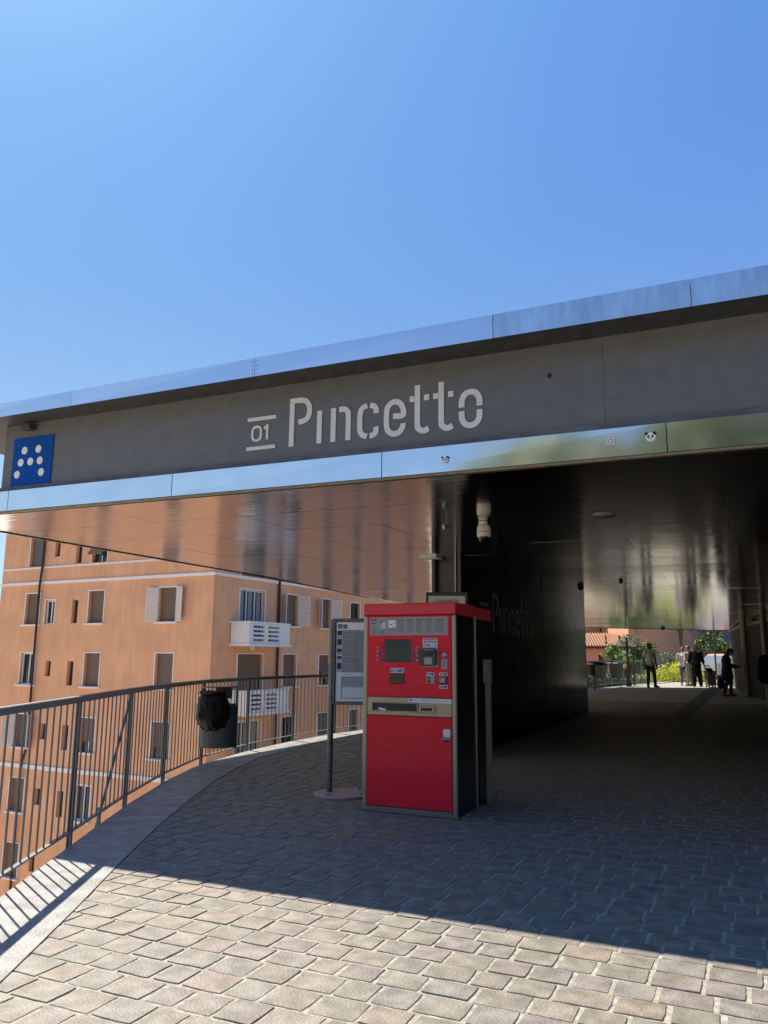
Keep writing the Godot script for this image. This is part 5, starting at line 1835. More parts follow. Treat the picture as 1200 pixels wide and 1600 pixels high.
# a small red hatchback seen from the front
func build_car() -> void:
	var o := thing("parked_car", "parked pale car with red roof behind the far railing", "car", Vector3(20.0, 0.36, -45.6), 0.35)
	var w := 0.86
	# side outline: x forward is +z here
	var body := [[-1.9, 0.32], [-1.95, 0.75], [-1.85, 0.95], [0.75, 0.98], [1.75, 0.82], [1.95, 0.62], [1.97, 0.32]]
	var st := begin()
	add_extrude(st, poly_of(body), 1.7, Transform3D(Basis(Vector3.BACK, Vector3.UP, Vector3.LEFT), Vector3(0.85, 0, 0)))
	part("body", done(st), mat(Color(0.42, 0.43, 0.46), 0.25, 0.3), o)
	var rf := begin()
	var lo := [Vector3(-w + 0.06, 0.97, 0.95), Vector3(w - 0.06, 0.97, 0.95), Vector3(w - 0.06, 0.96, -1.75), Vector3(-w + 0.06, 0.96, -1.75)]
	var hi := [Vector3(-w + 0.2, 1.42, 0.30), Vector3(w - 0.2, 1.42, 0.30), Vector3(w - 0.2, 1.42, -1.35), Vector3(-w + 0.2, 1.42, -1.35)]
	var crown := [Vector3(-w + 0.28, 1.50, 0.12), Vector3(w - 0.28, 1.50, 0.12), Vector3(w - 0.28, 1.50, -1.2), Vector3(-w + 0.28, 1.50, -1.2)]
	for k in 4:
		quad(rf, hi[k], hi[(k + 1) % 4], crown[(k + 1) % 4], crown[k], (hi[k] + hi[(k + 1) % 4]) * 0.5 - Vector3(0, 1.0, -0.5))
	quad(rf, crown[0], crown[1], crown[2], crown[3], Vector3.UP)
	part("roof", done(rf), mat(Color(0.42, 0.045, 0.06), 0.25), o)
	var names := ["windscreen", "side_window", "rear_window", "side_window"]
	for k in 4:
		var gs := begin()
		quad(gs, lo[k], lo[(k + 1) % 4], hi[(k + 1) % 4], hi[k], (lo[k] + lo[(k + 1) % 4]) * 0.5 - Vector3(0, 1.0, -0.4))
		part(names[k], done(gs), mat(Color(0.22, 0.25, 0.29), 0.08), o)
	for k in 2:
		var e := -1.0 if k == 0 else 1.0
		part("pillar", bar(lo[k] + Vector3(0, 0, 0.005), hi[k] + Vector3(0, 0, 0.005), 0.06, 0.05, Vector3.RIGHT), mat(Color(0.42, 0.045, 0.06), 0.25), o)
		part("headlight", box(0.34, 0.16, 0.08, 0.03), M.label_white, o, at(e * 0.62, 0.70, 1.92))
		part("mirror", box(0.16, 0.12, 0.10, 0.03), M.bin_dark, o, at(e * 0.95, 1.02, 0.75))
		for z in [-1.25, 1.3]:
			var wh := part("wheel", tube([Vector3(e * 0.70, 0.31, z), Vector3(e * 0.87, 0.31, z)], 0.31, 20), M.black, o)
			part("rim", tube([Vector3(e * 0.86, 0.31, z), Vector3(e * 0.885, 0.31, z)], 0.19, 14), M.galv, wh)
	part("bumper", box(1.66, 0.22, 0.12, 0.05), mat(Color(0.42, 0.43, 0.46), 0.3, 0.3), o, at(0, 0.42, 1.96))
	part("grille", box(0.7, 0.12, 0.04, 0.01), M.black, o, at(0, 0.60, 1.955))
	part("number_plate", box(0.5, 0.11, 0.02, 0.004), M.label_white, o, at(0, 0.43, 2.03))


# ---------------------------------------------------------------- plants

# leaves spread through overlapping clumps [centre, radius]; each leaf is two small faces folded along its rib
func leaf_cloud(clumps: Array, count: int, size: float, m: StandardMaterial3D, sd: int) -> ArrayMesh:
	var r := RandomNumberGenerator.new()
	r.seed = sd
	var tone: Color = m.get_meta("tone")
	var verts := PackedVector3Array()
	var norms := PackedVector3Array()
	var cols := PackedColorArray()
	var total := 0.0
	for c in clumps:
		total += c[1] * c[1]
	var mean := Vector3.ZERO
	for c in clumps:
		mean += c[0]
	mean /= clumps.size()
	for c in clumps:
		var n := int(count * c[1] * c[1] / total)
		var ct := r.randf_range(0.72, 1.25)
		for k in n:
			var d := Vector3(r.randfn(), r.randfn(), r.randfn()).normalized()
			var rad: float = c[1] * (1.0 - pow(r.randf(), 2.2) * 0.75) * r.randf_range(0.85, 1.12)
			var p: Vector3 = c[0] + d * rad * Vector3(1.0, 0.85, 1.0)
			var nrm := (d + Vector3(r.randfn(), r.randfn() + 0.5, r.randfn()) * 0.7).normalized()
			var ref := Vector3(r.randfn(), r.randfn() - 0.4, r.randfn())
			var x := (ref - nrm * ref.dot(nrm)).normalized()
			var y := nrm.cross(x)
			var l := size * r.randf_range(0.6, 1.3)
			var q := ct * r.randf_range(0.75, 1.25)
			var col := Color(tone.r * q * r.randf_range(0.85, 1.2), tone.g * q, tone.b * q)
			var tip := p + x * l
			var a := p + x * l * 0.45 + y * l * 0.30 + nrm * l * 0.10
			var b := p + x * l * 0.45 - y * l * 0.30 + nrm * l * 0.10
			var n1 := (a - p).cross(tip - p).normalized()
			var n2 := (tip - p).cross(b - p).normalized()
			verts.append_array([p, tip, a, p, b, tip])
			norms.append_array([n1, n1, n1, n2, n2, n2])
			for j in 6:
				cols.append(col)
	var arr := []
	arr.resize(Mesh.ARRAY_MAX)
	arr[Mesh.ARRAY_VERTEX] = verts
	arr[Mesh.ARRAY_NORMAL] = norms
	arr[Mesh.ARRAY_COLOR] = cols
	var am := ArrayMesh.new()
	am.add_surface_from_arrays(Mesh.PRIMITIVE_TRIANGLES, arr)
	return am


func tree(label: String, pos: Vector3, h: float, spread: float, m: StandardMaterial3D, count: int, leaf: float, sd: int, group := "", called := "tree") -> Node3D:
	var r := RandomNumberGenerator.new()
	r.seed = sd
	var o := thing(called, label, "tree", pos, 0.0, group)
	var ts := begin()
	var fork := h * 0.32
	add_tube(ts, [Vector3(0, -0.3, 0), Vector3(r.randf_range(-0.05, 0.05) * h, fork * 0.5, 0), Vector3(0, fork, 0), Vector3(r.randf_range(-0.04, 0.04) * h, h * 0.75, 0)], [h * 0.030, h * 0.024, h * 0.02, h * 0.006], 9)
	var clumps := []
	for k in 9:
		var t := TAU * k / 9.0 + r.randf_range(-0.3, 0.3)
		var hh := h * r.randf_range(0.45, 0.86)
		var e := Vector3(cos(t) * spread * r.randf_range(0.45, 0.85), hh, sin(t) * spread * r.randf_range(0.45, 0.85))
		add_tube(ts, [Vector3(0, fork * r.randf_range(0.8, 1.2), 0), e * Vector3(0.5, 0.0, 0.5) + Vector3(0, lerpf(fork, hh, 0.6), 0), e], [h * 0.013, h * 0.008, h * 0.003], 6)
		clumps.append([e, spread * r.randf_range(0.30, 0.50)])
		clumps.append([e + Vector3(r.randf_range(-0.3, 0.3) * spread, r.randf_range(-0.1, 0.12) * h, r.randf_range(-0.3, 0.3) * spread), spread * r.randf_range(0.18, 0.32)])
	clumps.append([Vector3(0, h * 0.86, 0), spread * 0.42])
	clumps.append([Vector3(0, h * 0.66, 0), spread * 0.55])
	part("trunk", done(ts), M.bark, o)
	part("crown", leaf_cloud(clumps, count, leaf, m, sd + 1), m, o)
	return o


func shrub(label: String, pos: Vector3, clumps: Array, m: StandardMaterial3D, count: int, leaf: float, sd: int, group := "") -> void:
	var o := thing("shrub", label, "shrub", pos, 0.0, group)
	var ts := begin()
	for c in clumps:
		add_tube(ts, [Vector3(c[0].x * 0.3, -0.1, c[0].z * 0.3), c[0]], [0.03, 0.01], 6)
	part("stems", done(ts), M.bark, o)
	part("foliage", leaf_cloud(clumps, count, leaf, m, sd), m, o)


func build_plants() -> void:
	# beyond the passage
	tree("round green garden tree behind the globe lamp", Vector3(13.6, -0.6, -44.0), 3.5, 1.35, M.leaf, 5200, 0.16, 41)
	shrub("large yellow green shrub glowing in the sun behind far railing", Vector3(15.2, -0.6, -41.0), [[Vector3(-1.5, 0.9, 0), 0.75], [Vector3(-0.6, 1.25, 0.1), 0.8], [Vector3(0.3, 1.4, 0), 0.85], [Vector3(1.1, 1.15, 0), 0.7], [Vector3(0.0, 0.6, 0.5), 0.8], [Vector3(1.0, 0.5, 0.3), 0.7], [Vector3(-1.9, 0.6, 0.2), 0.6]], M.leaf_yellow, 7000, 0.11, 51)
	shrub("pale feathery shrub rising behind the yellow one", Vector3(15.6, -0.6, -43.0), [[Vector3(-1.1, 1.9, 0), 0.5], [Vector3(-0.3, 2.1, 0), 0.5], [Vector3(0.6, 1.9, 0), 0.55], [Vector3(-0.5, 1.2, 0), 0.8], [Vector3(0.9, 1.2, 0), 0.7]], M.leaf_grey, 4200, 0.11, 61)
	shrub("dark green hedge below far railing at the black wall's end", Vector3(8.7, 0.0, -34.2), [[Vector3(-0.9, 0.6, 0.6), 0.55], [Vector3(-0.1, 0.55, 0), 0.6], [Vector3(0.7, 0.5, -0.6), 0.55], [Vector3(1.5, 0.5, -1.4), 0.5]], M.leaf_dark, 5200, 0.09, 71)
	shrub("mixed low bushes behind far railing under the lamp", Vector3(11.6, -0.25, -38.6), [[Vector3(-0.9, 0.7, 0.5), 0.6], [Vector3(0.0, 0.6, 0), 0.6], [Vector3(0.9, 0.6, -0.5), 0.6]], M.leaf, 3800, 0.10, 81)
	tree("leafy green tree at the right end behind the parked car", Vector3(23.0, -0.6, -50.5), 5.3, 2.6, M.leaf, 9000, 0.20, 91)
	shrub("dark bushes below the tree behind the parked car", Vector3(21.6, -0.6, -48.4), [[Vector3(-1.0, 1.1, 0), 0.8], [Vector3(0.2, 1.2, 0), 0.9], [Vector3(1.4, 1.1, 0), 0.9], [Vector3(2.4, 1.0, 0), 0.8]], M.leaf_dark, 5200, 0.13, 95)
	shrub("slender ivy green climber beside the terracotta building", Vector3(20.2, -0.6, -51.0), [[Vector3(0, 0.8, 0), 0.5], [Vector3(0.1, 1.7, 0), 0.5], [Vector3(-0.1, 2.5, 0), 0.42], [Vector3(0.1, 3.2, 0), 0.35]], M.leaf, 3000, 0.13, 97)
	# behind the viewer, mirrored in the polished band
	var spots := [[-15.5, 16.0, 12.5, 4.4, "nearest the valley"], [-11.0, 19.5, 14.0, 4.8, "second from the valley"], [-6.5, 21.0, 13.0, 4.6, "third from the valley"], [-1.5, 23.0, 14.5, 5.2, "fourth from the valley"], [5.0, 24.0, 14.0, 5.0, "farthest from the valley"]]
	var i := 0
	for s in spots:
		tree("tall green tree on the bank behind the viewer, %s" % s[4], Vector3(s[0], -0.1, s[1]), s[2], s[3], M.leaf_pale if i % 2 == 0 else M.leaf_grey, 7000, 0.55, 120 + i * 7, "trees on the bank behind the viewer")
		i += 1


# ---------------------------------------------------------------- people

# tapered limbs [from, to, radius, radius] joined by a smooth minimum and meshed as surface nets
func skin_mesh(limbs: Array, cell: float, k: float) -> ArrayMesh:
	var lo := Vector3(1e9, 1e9, 1e9)
	var hi := -lo
	for l in limbs:
		for e in 2:
			var r: Vector3 = Vector3.ONE * (l[2 + e] + cell * 3.0)
			lo = lo.min(l[e] - r)
			hi = hi.max(l[e] + r)
	var nx := int((hi.x - lo.x) / cell) + 2
	var ny := int((hi.y - lo.y) / cell) + 2
	var nz := int((hi.z - lo.z) / cell) + 2
	var f := PackedFloat32Array()
	f.resize(nx * ny * nz)
	f.fill(1.0)
	for l in limbs:
		var a: Vector3 = l[0]
		var b: Vector3 = l[1]
		var ra: float = l[2]
		var rb: float = l[3]
		var m := Vector3.ONE * (maxf(ra, rb) + k + cell * 2.0)
		var p0 := ((a.min(b) - m - lo) / cell).floor().max(Vector3.ZERO)
		var p1 := ((a.max(b) + m - lo) / cell).ceil().min(Vector3(nx - 1, ny - 1, nz - 1))
		var ab := b - a
		var ll := maxf(ab.length_squared(), 1e-9)
		for z in range(int(p0.z), int(p1.z) + 1):
			for y in range(int(p0.y), int(p1.y) + 1):
				var row := (z * ny + y) * nx
				for x in range(int(p0.x), int(p1.x) + 1):
					var p := lo + Vector3(x, y, z) * cell
					var t := clampf((p - a).dot(ab) / ll, 0.0, 1.0)
					var d := p.distance_to(a + ab * t) - lerpf(ra, rb, t)
					var o := f[row + x]
					var h := maxf(k - absf(o - d), 0.0) / k
					f[row + x] = minf(o, d) - h * h * k * 0.25
	var index := PackedInt32Array()
	index.resize(nx * ny * nz)
	index.fill(-1)
	var verts := PackedVector3Array()
	var offs := [0, 1, nx, nx + 1, nx * ny, nx * ny + 1, nx * ny + nx, nx * ny + nx + 1]
	var corner := [Vector3(0, 0, 0), Vector3(1, 0, 0), Vector3(0, 1, 0), Vector3(1, 1, 0), Vector3(0, 0, 1), Vector3(1, 0, 1), Vector3(0, 1, 1), Vector3(1, 1, 1)]
	var edges := [[0, 1], [2, 3], [4, 5], [6, 7], [0, 2], [1, 3], [4, 6], [5, 7], [0, 4], [1, 5], [2, 6], [3, 7]]
	for z in nz - 1:
		for y in ny - 1:
			var row2 := (z * ny + y) * nx
			for x in nx - 1:
				var c := row2 + x
				var s0 := f[c] < 0.0
				var mixed := false
				for q in range(1, 8):
					if (f[c + offs[q]] < 0.0) != s0:
						mixed = true
						break
				if not mixed:
					continue
				var sum := Vector3.ZERO
				var n := 0
				for e in edges:
					var va := f[c + offs[e[0]]]
					var vb := f[c + offs[e[1]]]
					if (va < 0.0) != (vb < 0.0):
						sum += corner[e[0]].lerp(corner[e[1]], va / (va - vb))
						n += 1
				index[c] = verts.size()
				verts.append(lo + (Vector3(x, y, z) + sum / n) * cell)
	var st := SurfaceTool.new()
	st.begin(Mesh.PRIMITIVE_TRIANGLES)
	st.set_smooth_group(0)
	var g := PackedVector3Array()
	for v in verts:
		st.add_vertex(v)
	var steps := [1, nx, nx * ny]
	for z in range(1, nz - 1):
		for y in range(1, ny - 1):
			for x in range(1, nx - 1):
				var c := (z * ny + y) * nx + x
				for ax in 3:
					var d2: int = steps[ax]
					if (f[c] < 0.0) == (f[c + d2] < 0.0):
						continue
					var s1: int = steps[(ax + 1) % 3]
					var s2: int = steps[(ax + 2) % 3]
					var i0 := index[c]
					var i1 := index[c - s1]
					var i2 := index[c - s1 - s2]
					var i3 := index[c - s2]
					if i0 < 0 or i1 < 0 or i2 < 0 or i3 < 0:
						continue
					var ids := [i0, i1, i2, i0, i2, i3] if f[c] >= 0.0 else [i0, i2, i1, i0, i3, i2]
					for id in ids:
						st.add_index(id)
	st.generate_normals()
	return st.commit()


var hand_mesh_r: ArrayMesh
var head_mesh: ArrayMesh


# a relaxed right hand: wrist at the origin, fingers down -y, palm facing +x, thumb towards +z
func hand_mesh() -> ArrayMesh:
	if hand_mesh_r:
		return hand_mesh_r
	var l := []
	for k in 4:
		l.append([Vector3(0, -0.01, (k - 1.5) * 0.010), Vector3(0.002, -0.085, (k - 1.5) * 0.021), 0.017, 0.013])
		var z := (1.5 - k) * 0.0225
		var ln: float = [0.068, 0.078, 0.074, 0.058][k]
		var p0 := Vector3(0.003, -0.088, z)
		var p1 := p0 + Vector3(0.010, -ln * 0.45, z * 0.05)
		var p2 := p1 + Vector3(0.018, -ln * 0.30, 0)
		var p3 := p2 + Vector3(0.020, -ln * 0.20, 0)
		l.append([p0, p1, 0.0095, 0.009])
		l.append([p1, p2, 0.009, 0.0082])
		l.append([p2, p3, 0.0082, 0.0072])
	l.append([Vector3(0.008, -0.025, 0.022), Vector3(0.022, -0.060, 0.050), 0.014, 0.0115])
	l.append([Vector3(0.022, -0.060, 0.050), Vector3(0.030, -0.092, 0.058), 0.0105, 0.0085])
	hand_mesh_r = skin_mesh(l, 0.0042, 0.006)
	return hand_mesh_r


# a head 0.23 m high, chin at y = 0, face towards +z
func face_mesh() -> ArrayMesh:
	if head_mesh:
		return head_mesh
	var l := [
		[Vector3(0, 0.135, -0.020), Vector3(0, 0.150, 0.015), 0.078, 0.072], [Vector3(0, 0.10, -0.03), Vector3(0, 0.13, -0.035), 0.065, 0.07],
		[Vector3(0, 0.03, 0.055), Vector3(0, 0.10, 0.050), 0.030, 0.048], [Vector3(-0.035, 0.045, 0.02), Vector3(0.035, 0.045, 0.02), 0.034, 0.034],
		[Vector3(0, 0.118, 0.083), Vector3(0, 0.082, 0.104), 0.009, 0.013], [Vector3(-0.012, 0.079, 0.094), Vector3(0.012, 0.079, 0.094), 0.008, 0.008],
		[Vector3(-0.03, 0.128, 0.076), Vector3(0.03, 0.128, 0.076), 0.010, 0.010], [Vector3(-0.016, 0.052, 0.084), Vector3(0.016, 0.052, 0.084), 0.007, 0.007], [Vector3(-0.014, 0.040, 0.083), Vector3(0.014, 0.040, 0.083), 0.008, 0.008],
		[Vector3(-0.082, 0.125, -0.012), Vector3(-0.080, 0.085, -0.006), 0.014, 0.009], [Vector3(0.082, 0.125, -0.012), Vector3(0.080, 0.085, -0.006), 0.014, 0.009],
	]
	head_mesh = skin_mesh(l, 0.007, 0.016)
	return head_mesh


# pose: joint positions in metres, the figure faces +z, x is its left
func person(label: String, pos: Vector3, turn: float, j: Dictionary, look: Dictionary) -> Node3D:
	var o := thing("person", label, "person", pos, turn)
	var skin: Material = look.get("skin", M.skin)
	var st := SurfaceTool.new()
	st.begin(Mesh.PRIMITIVE_TRIANGLES)
	var hip: Vector3 = j.hip
	var chest: Vector3 = j.chest
	var neck: Vector3 = j.neck
	var head: Transform3D = Transform3D(j.head_basis, j.head)
	var limbs := [[hip + Vector3(-0.07, 0, 0), hip + Vector3(0.07, 0, 0), 0.105, 0.105], [hip, (hip + chest) * 0.5, 0.12, 0.115], [(hip + chest) * 0.5, chest, 0.115, 0.125],
		[chest + Vector3(-0.07, 0.02, 0), chest + Vector3(0.07, 0.02, 0), 0.105, 0.105], [chest + Vector3(0, 0.05, 0), neck, 0.085, 0.06], [neck, head * Vector3(0, 0.07, -0.015), 0.056, 0.05]]
	var shirt := limbs.slice(0, 5)
	var legs := [limbs[0], [hip, hip + Vector3(0, 0.08, 0), 0.125, 0.12]]
	for sd in [0, 1]:
		var sh: Vector3 = j.shoulder[sd]
		var el: Vector3 = j.elbow[sd]
		var wr: Vector3 = j.wrist[sd]
		var up := [[chest + (sh - chest) * 0.6, sh, 0.08, 0.058], [sh, el, 0.052, 0.040], [el, wr, 0.041, 0.027]]
		limbs.append_array(up)
		shirt.append(up[0])
		var sl: float = look.get("sleeve", 1.0)
		if sl <= 1.0:
			shirt.append([sh, sh.lerp(el, sl), 0.058, 0.055])
		else:
			shirt.append([sh, el, 0.056, 0.046])
			shirt.append([el, el.lerp(wr, sl - 1.0), 0.047, 0.038])
		var kn: Vector3 = j.knee[sd]
		var an: Vector3 = j.ankle[sd]
		var hp := hip + Vector3(0.09 if sd == 0 else -0.09, -0.04, 0)
		limbs.append_array([[hp, kn, 0.085, 0.056], [kn, kn.lerp(an, 0.35), 0.055, 0.058], [kn.lerp(an, 0.35), an, 0.057, 0.037], [an, an + j.foot[sd] * 0.75 + Vector3(0, -0.05, 0), 0.04, 0.03]])
		var wide: float = look.get("leg_width", 1.0)
		legs.append([hp, kn, 0.098, 0.068 * wide])
		legs.append([kn, kn.lerp(an, 0.92), 0.068 * wide, 0.052 * wide])
		var fs: Vector3 = j.foot[sd]
		var shoe := skin_mesh([[an + Vector3(0, -0.035, 0) - fs * 0.25, an + fs * 0.5 + Vector3(0, -0.05, 0), 0.042, 0.038], [an + fs * 0.5 + Vector3(0, -0.05, 0), an + fs + Vector3(0, -0.058, 0), 0.038, 0.028], [an, an + Vector3(0, -0.04, 0), 0.044, 0.044]], 0.012, 0.02)
		part("shoe", shoe, look.get("shoe", M.black), o)
		# the hand hangs on from the forearm
		var dir := (wr - el).normalized()
		var fwd: Vector3 = j.get("thumb", [Vector3(0, 0, 1), Vector3(0, 0, 1)])[sd]
		var z := (fwd - dir * fwd.dot(dir)).normalized()
		var palm := dir.cross(z) * -1.0
		var hb := Basis(-dir.cross(z), -dir, z)
		hb.x = hb.y.cross(hb.z)
		var want := -1.0 if sd == 0 else 1.0
		if hb.x.dot(Vector3(want, 0, 0)) < 0.0:
			hb.x = -hb.x
		st.append_from(hand_mesh(), 0, Transform3D(hb, wr + dir * 0.004))
	st.append_from(skin_mesh(limbs, 0.016, 0.03), 0, Transform3D.IDENTITY)
	st.append_from(face_mesh(), 0, head)
	part("body", st.commit(), skin, o)
	for e in [-1.0, 1.0]:
		part("eye", ball(0.0095, 5, 8), M.black, o, head * at(e * 0.031, 0.112, 0.078))
	var puff: float = look.get("puff", 0.012)
	var grown := []
	for l in shirt:
		grown.append([l[0], l[1], l[2] + puff, l[3] + puff])
	if look.get("long_top", 0.0) > 0.0:
		grown.append([hip, hip + Vector3(0, -float(look.long_top), 0), 0.16, 0.19])
	part(look.get("top_name", "shirt"), skin_mesh(grown, 0.016, 0.03), look.top, o)
	part("trousers", skin_mesh(legs, 0.016, 0.02), look.legs, o)
	var hair := []
	for h in look.hair_shape:
		hair.append([head * (h[0] as Vector3), head * (h[1] as Vector3), h[2], h[3]])
	part("hair", skin_mesh(hair, 0.011, 0.02), look.hair, o)
	return o


func short_hair() -> Array:
	return [[Vector3(0, 0.165, -0.02), Vector3(0, 0.175, 0.03), 0.072, 0.062], [Vector3(0, 0.12, -0.055), Vector3(0, 0.17, -0.03), 0.062, 0.072], [Vector3(-0.03, 0.17, 0.05), Vector3(0.03, 0.175, 0.05), 0.042, 0.042]]


func long_hair(down: float) -> Array:
	var l := short_hair()
	l.append([Vector3(-0.04, 0.12, -0.06), Vector3(-0.05, -down, -0.07), 0.065, 0.045])
	l.append([Vector3(0.04, 0.12, -0.06), Vector3(0.05, -down, -0.07), 0.065, 0.045])
	return l


# a standing pose; b leans and spreads it
func stance(k := 1.0) -> Dictionary:
	return {
		"hip": Vector3(0, 0.93, 0) * k, "chest": Vector3(0, 1.27, -0.01) * k, "neck": Vector3(0, 1.44, 0.0) * k, "head": Vector3(0, 1.495, 0.025) * k, "head_basis": Basis.IDENTITY,
		"shoulder": [Vector3(0.185, 1.385, -0.01) * k, Vector3(-0.185, 1.385, -0.01) * k], "elbow": [Vector3(0.245, 1.10, -0.03) * k, Vector3(-0.245, 1.10, -0.03) * k], "wrist": [Vector3(0.25, 0.86, 0.04) * k, Vector3(-0.25, 0.86, 0.04) * k],
		"knee": [Vector3(0.10, 0.50, 0.02) * k, Vector3(-0.10, 0.50, 0.02) * k], "ankle": [Vector3(0.11, 0.088, -0.02), Vector3(-0.11, 0.088, -0.02)], "foot": [Vector3(0.03, 0, 0.15), Vector3(-0.03, 0, 0.15)],
	}


func cloth(c: Color) -> StandardMaterial3D:
	return worn(c, 0.9, 0.0, noise_tex.blot, 2.0)


func build_people() -> void:
	# the man standing at the edge of the shade
	var j := stance(1.0)
	j.head_basis = Basis(Vector3.UP, 0.7)
	j.knee[0] = Vector3(0.13, 0.50, 0.06)
	j.ankle[0] = Vector3(0.20, 0.10, -0.03)
	j.foot[0] = Vector3(0.09, 0, 0.13)
	person("man in pale T-shirt and dark trousers standing alone under the far edge", ground_at(10.56, -31.6), 0.15, j, {"skin": M.skin_dark, "sleeve": 0.55, "top": cloth(Color(0.74, 0.73, 0.62)), "legs": cloth(Color(0.035, 0.05, 0.05)), "shoe": cloth(Color(0.09, 0.08, 0.09)), "hair": M.hair_black, "hair_shape": short_hair() + [[Vector3(0, 0.2, -0.04), Vector3(0, 0.205, 0.01), 0.05, 0.05]], "leg_width": 1.1})
	# the woman walking off with her suitcase
	j = stance(0.97)
	j.hip = Vector3(0, 0.91, 0)
	j.knee = [Vector3(0.09, 0.50, 0.10), Vector3(-0.10, 0.50, -0.02)]
	j.ankle = [Vector3(0.09, 0.10, 0.12), Vector3(-0.12, 0.11, -0.20)]
	j.wrist[1] = Vector3(-0.30, 0.82, -0.16)
	j.elbow[1] = Vector3(-0.24, 1.07, -0.12)
	person("fair haired woman in dark clothes walking away pulling grey suitcase", ground_at(12.62, -32.2), PI - 0.25, j, {"sleeve": 1.3, "top": cloth(Color(0.035, 0.033, 0.04)), "legs": cloth(Color(0.025, 0.024, 0.03)), "shoe": cloth(Color(0.13, 0.11, 0.10)), "hair": M.hair_blond, "hair_shape": long_hair(0.0), "leg_width": 1.5, "long_top": 0.3, "puff": 0.02})
	var bp := thing("backpack", "dark green rounded backpack worn by fair haired woman", "backpack", ground_at(12.62, -32.2) + Vector3(0, 1.20, 0), PI - 0.25)
	part("bag", skin_mesh([[Vector3(0, -0.14, -0.22), Vector3(0, 0.10, -0.21), 0.14, 0.12], [Vector3(-0.06, -0.1, -0.20), Vector3(0.06, -0.1, -0.20), 0.13, 0.13]], 0.02, 0.04), cloth(Color(0.03, 0.07, 0.055)), bp)
	for e in [-0.10, 0.10]:
		part("strap", tube([Vector3(e, 0.16, -0.16), Vector3(e, 0.21, -0.02), Vector3(e * 1.1, 0.12, 0.13), Vector3(e * 1.3, -0.1, 0.10)], 0.014, 6), M.black, bp)
	# her suitcase
	var sc := thing("suitcase", "upright grey wheeled suitcase pulled by fair haired woman", "suitcase", ground_at(13.22, -32.35), 0.35)
	part("shell", box(0.42, 0.60, 0.26, 0.04), mat(Color(0.20, 0.20, 0.235), 0.45), sc, at(0, 0.37, 0))
	for k in 4:
		part("rib", box(0.02, 0.50, 0.012, 0.005), mat(Color(0.17, 0.17, 0.20), 0.45), sc, at(-0.13 + 0.087 * k, 0.37, 0.134))
	for e in [-0.15, 0.15]:
		part("wheel", tube([Vector3(e - 0.015, 0.035, 0.07), Vector3(e + 0.015, 0.035, 0.07)], 0.035, 12), M.black, sc)
		part("wheel", tube([Vector3(e - 0.015, 0.035, -0.07), Vector3(e + 0.015, 0.035, -0.07)], 0.035, 12), M.black, sc)
		part("handle_rod", tube([Vector3(e * 0.6, 0.66, -0.08), Vector3(e * 0.6 - 0.12, 0.86, -0.02)], 0.008, 6), M.galv, sc)
	part("handle", tube([Vector3(-0.22, 0.865, -0.02), Vector3(-0.02, 0.865, -0.02)], 0.014, 8), M.black, sc)
	var hb := thing("handbag", "small black bag hung on grey suitcase's handle", "bag", ground_at(13.22, -32.35) + Vector3(-0.08, 0.72, 0.14), 0.35)
	part("bag", skin_mesh([[Vector3(-0.09, 0, 0), Vector3(0.09, -0.02, 0), 0.06, 0.07], [Vector3(-0.05, -0.07, 0), Vector3(0.06, -0.07, 0), 0.06, 0.06]], 0.015, 0.03), M.bag, hb)
	part("strap", tube([Vector3(-0.10, 0.04, 0), Vector3(-0.05, 0.13, -0.05), Vector3(0.05, 0.13, -0.05), Vector3(0.10, 0.04, 0)], 0.008, 6), M.black, hb)
	# the woman in jeans beyond her
	j = stance(0.94)
	j.head_basis = Basis(Vector3.RIGHT, 0.25)
	j.elbow = [Vector3(0.23, 1.05, 0.05), Vector3(-0.23, 1.05, 0.05)]
	j.wrist = [Vector3(0.08, 1.10, 0.24), Vector3(-0.09, 1.06, 0.24)]
	person("woman in white top and blue jeans standing beyond fair haired woman", ground_at(12.86, -34.2), PI * 0.85, j, {"sleeve": 0.6, "top": cloth(Color(0.62, 0.58, 0.66)), "legs": cloth(Color(0.10, 0.17, 0.32)), "shoe": cloth(Color(0.5, 0.48, 0.46)), "hair": M.hair_brown, "hair_shape": short_hair(), "leg_width": 0.95})
	# a third figure close by in a pale jacket
	j = stance(0.97)
	person("person in a pale jacket and light trousers behind fair haired woman", ground_at(13.02, -34.0), PI + 0.5, j, {"sleeve": 1.9, "top": cloth(Color(0.60, 0.57, 0.52)), "legs": cloth(Color(0.45, 0.42, 0.38)), "shoe": cloth(Color(0.2, 0.18, 0.17)), "hair": M.hair_brown, "hair_shape": short_hair(), "top_name": "jacket"})
	# the woman looking at her phone
	j = stance(0.92)
	j.head_basis = Basis(Vector3.RIGHT, 0.55)
	j.head = Vector3(0, 1.36, 0.07)
	j.elbow = [Vector3(0.22, 1.00, 0.06), Vector3(-0.22, 1.02, 0.04)]
	j.wrist = [Vector3(0.12, 0.98, 0.29), Vector3(-0.06, 1.00, 0.28)]
	j.knee = [Vector3(0.09, 0.47, 0.08), Vector3(-0.10, 0.47, 0.0)]
	j.ankle = [Vector3(0.10, 0.09, 0.06), Vector3(-0.11, 0.09, -0.12)]
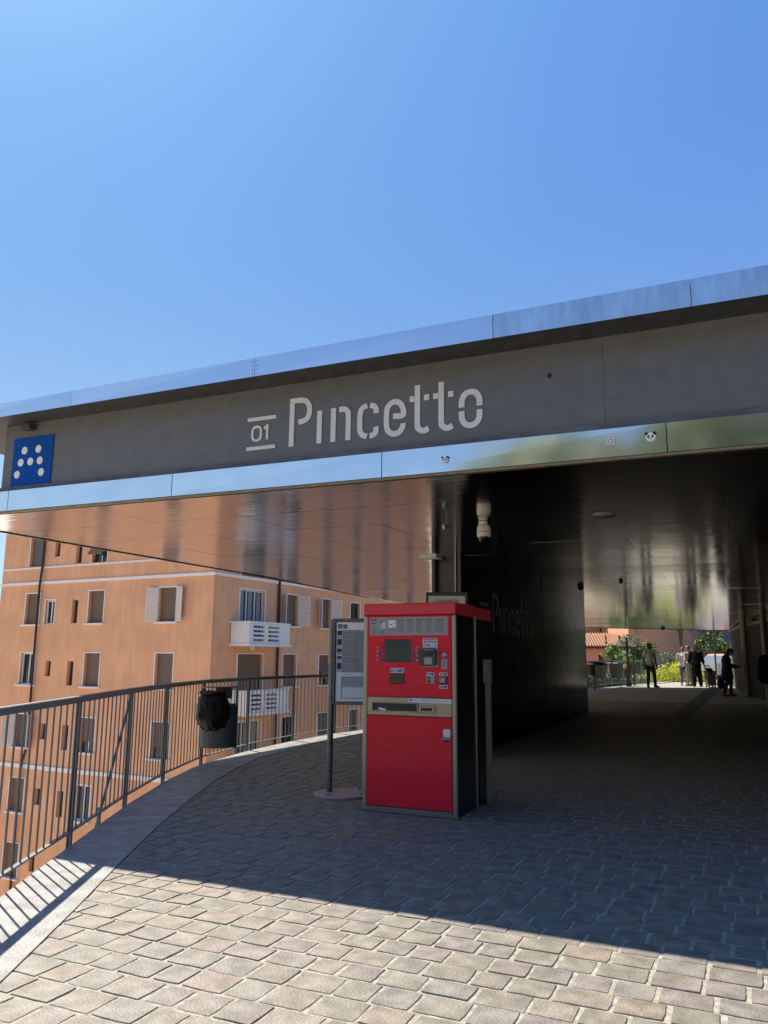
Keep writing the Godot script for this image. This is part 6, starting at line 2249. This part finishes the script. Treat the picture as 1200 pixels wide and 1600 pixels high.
	person("dark haired woman in black bent over her phone beside steel column", ground_at(11.62, -27.0), 1.0, j, {"sleeve": 1.9, "top": cloth(Color(0.015, 0.014, 0.016)), "legs": cloth(Color(0.014, 0.014, 0.016)), "shoe": cloth(Color(0.06, 0.055, 0.055)), "hair": M.hair_black, "hair_shape": long_hair(0.12), "long_top": 0.2, "puff": 0.03, "top_name": "coat"})
	var ph := thing("phone", "phone held by dark haired woman in black", "phone", ground_at(11.62, -27.0), 1.0)
	part("case", box(0.07, 0.14, 0.009, 0.003), M.black, ph, Transform3D(Basis(Vector3.RIGHT, -0.6), Vector3(0.03, 0.99, 0.37)))
	part("glass", box(0.062, 0.13, 0.003, 0.001), M.screen, ph, Transform3D(Basis(Vector3.RIGHT, -0.6), Vector3(0.03, 0.9935, 0.364)))
	var sb := thing("handbag", "black shoulder bag hanging at dark haired woman's back", "bag", ground_at(11.34, -26.9) + Vector3(0, 0.50, 0), 1.0)
	part("bag", skin_mesh([[Vector3(-0.08, 0, 0), Vector3(0.08, 0, 0), 0.10, 0.10], [Vector3(0, -0.10, 0), Vector3(0, 0.05, 0), 0.14, 0.10]], 0.02, 0.04), cloth(Color(0.014, 0.014, 0.015)), sb)
	part("strap", tube([Vector3(0.0, 0.12, 0), Vector3(0.04, 0.45, 0.06), Vector3(0.06, 0.83, 0.20)], 0.012, 6), M.black, sb)
	# the person cut by the right edge
	j = stance(1.0)
	j.head_basis = Basis(Vector3.RIGHT, 0.3)
	j.wrist = [Vector3(0.20, 0.98, 0.2), Vector3(-0.20, 0.98, 0.2)]
	person("person in black jacket and grey trousers standing at the right edge", ground_at(9.84, -20.0), -1.2, j, {"sleeve": 1.9, "top": cloth(Color(0.012, 0.012, 0.014)), "legs": cloth(Color(0.22, 0.20, 0.18)), "shoe": cloth(Color(0.05, 0.05, 0.05)), "hair": M.hair_black, "hair_shape": short_hair(), "puff": 0.05, "top_name": "jacket"})
	var bb := thing("backpack", "big black backpack on the person at the right edge", "backpack", ground_at(9.84, -20.0) + Vector3(0, 1.18, 0), PI * 0.5)
	part("bag", skin_mesh([[Vector3(0, -0.2, -0.30), Vector3(0, 0.2, -0.28), 0.17, 0.15], [Vector3(-0.08, -0.15, -0.28), Vector3(0.08, -0.15, -0.28), 0.16, 0.16]], 0.022, 0.05), cloth(Color(0.012, 0.012, 0.013)), bb)
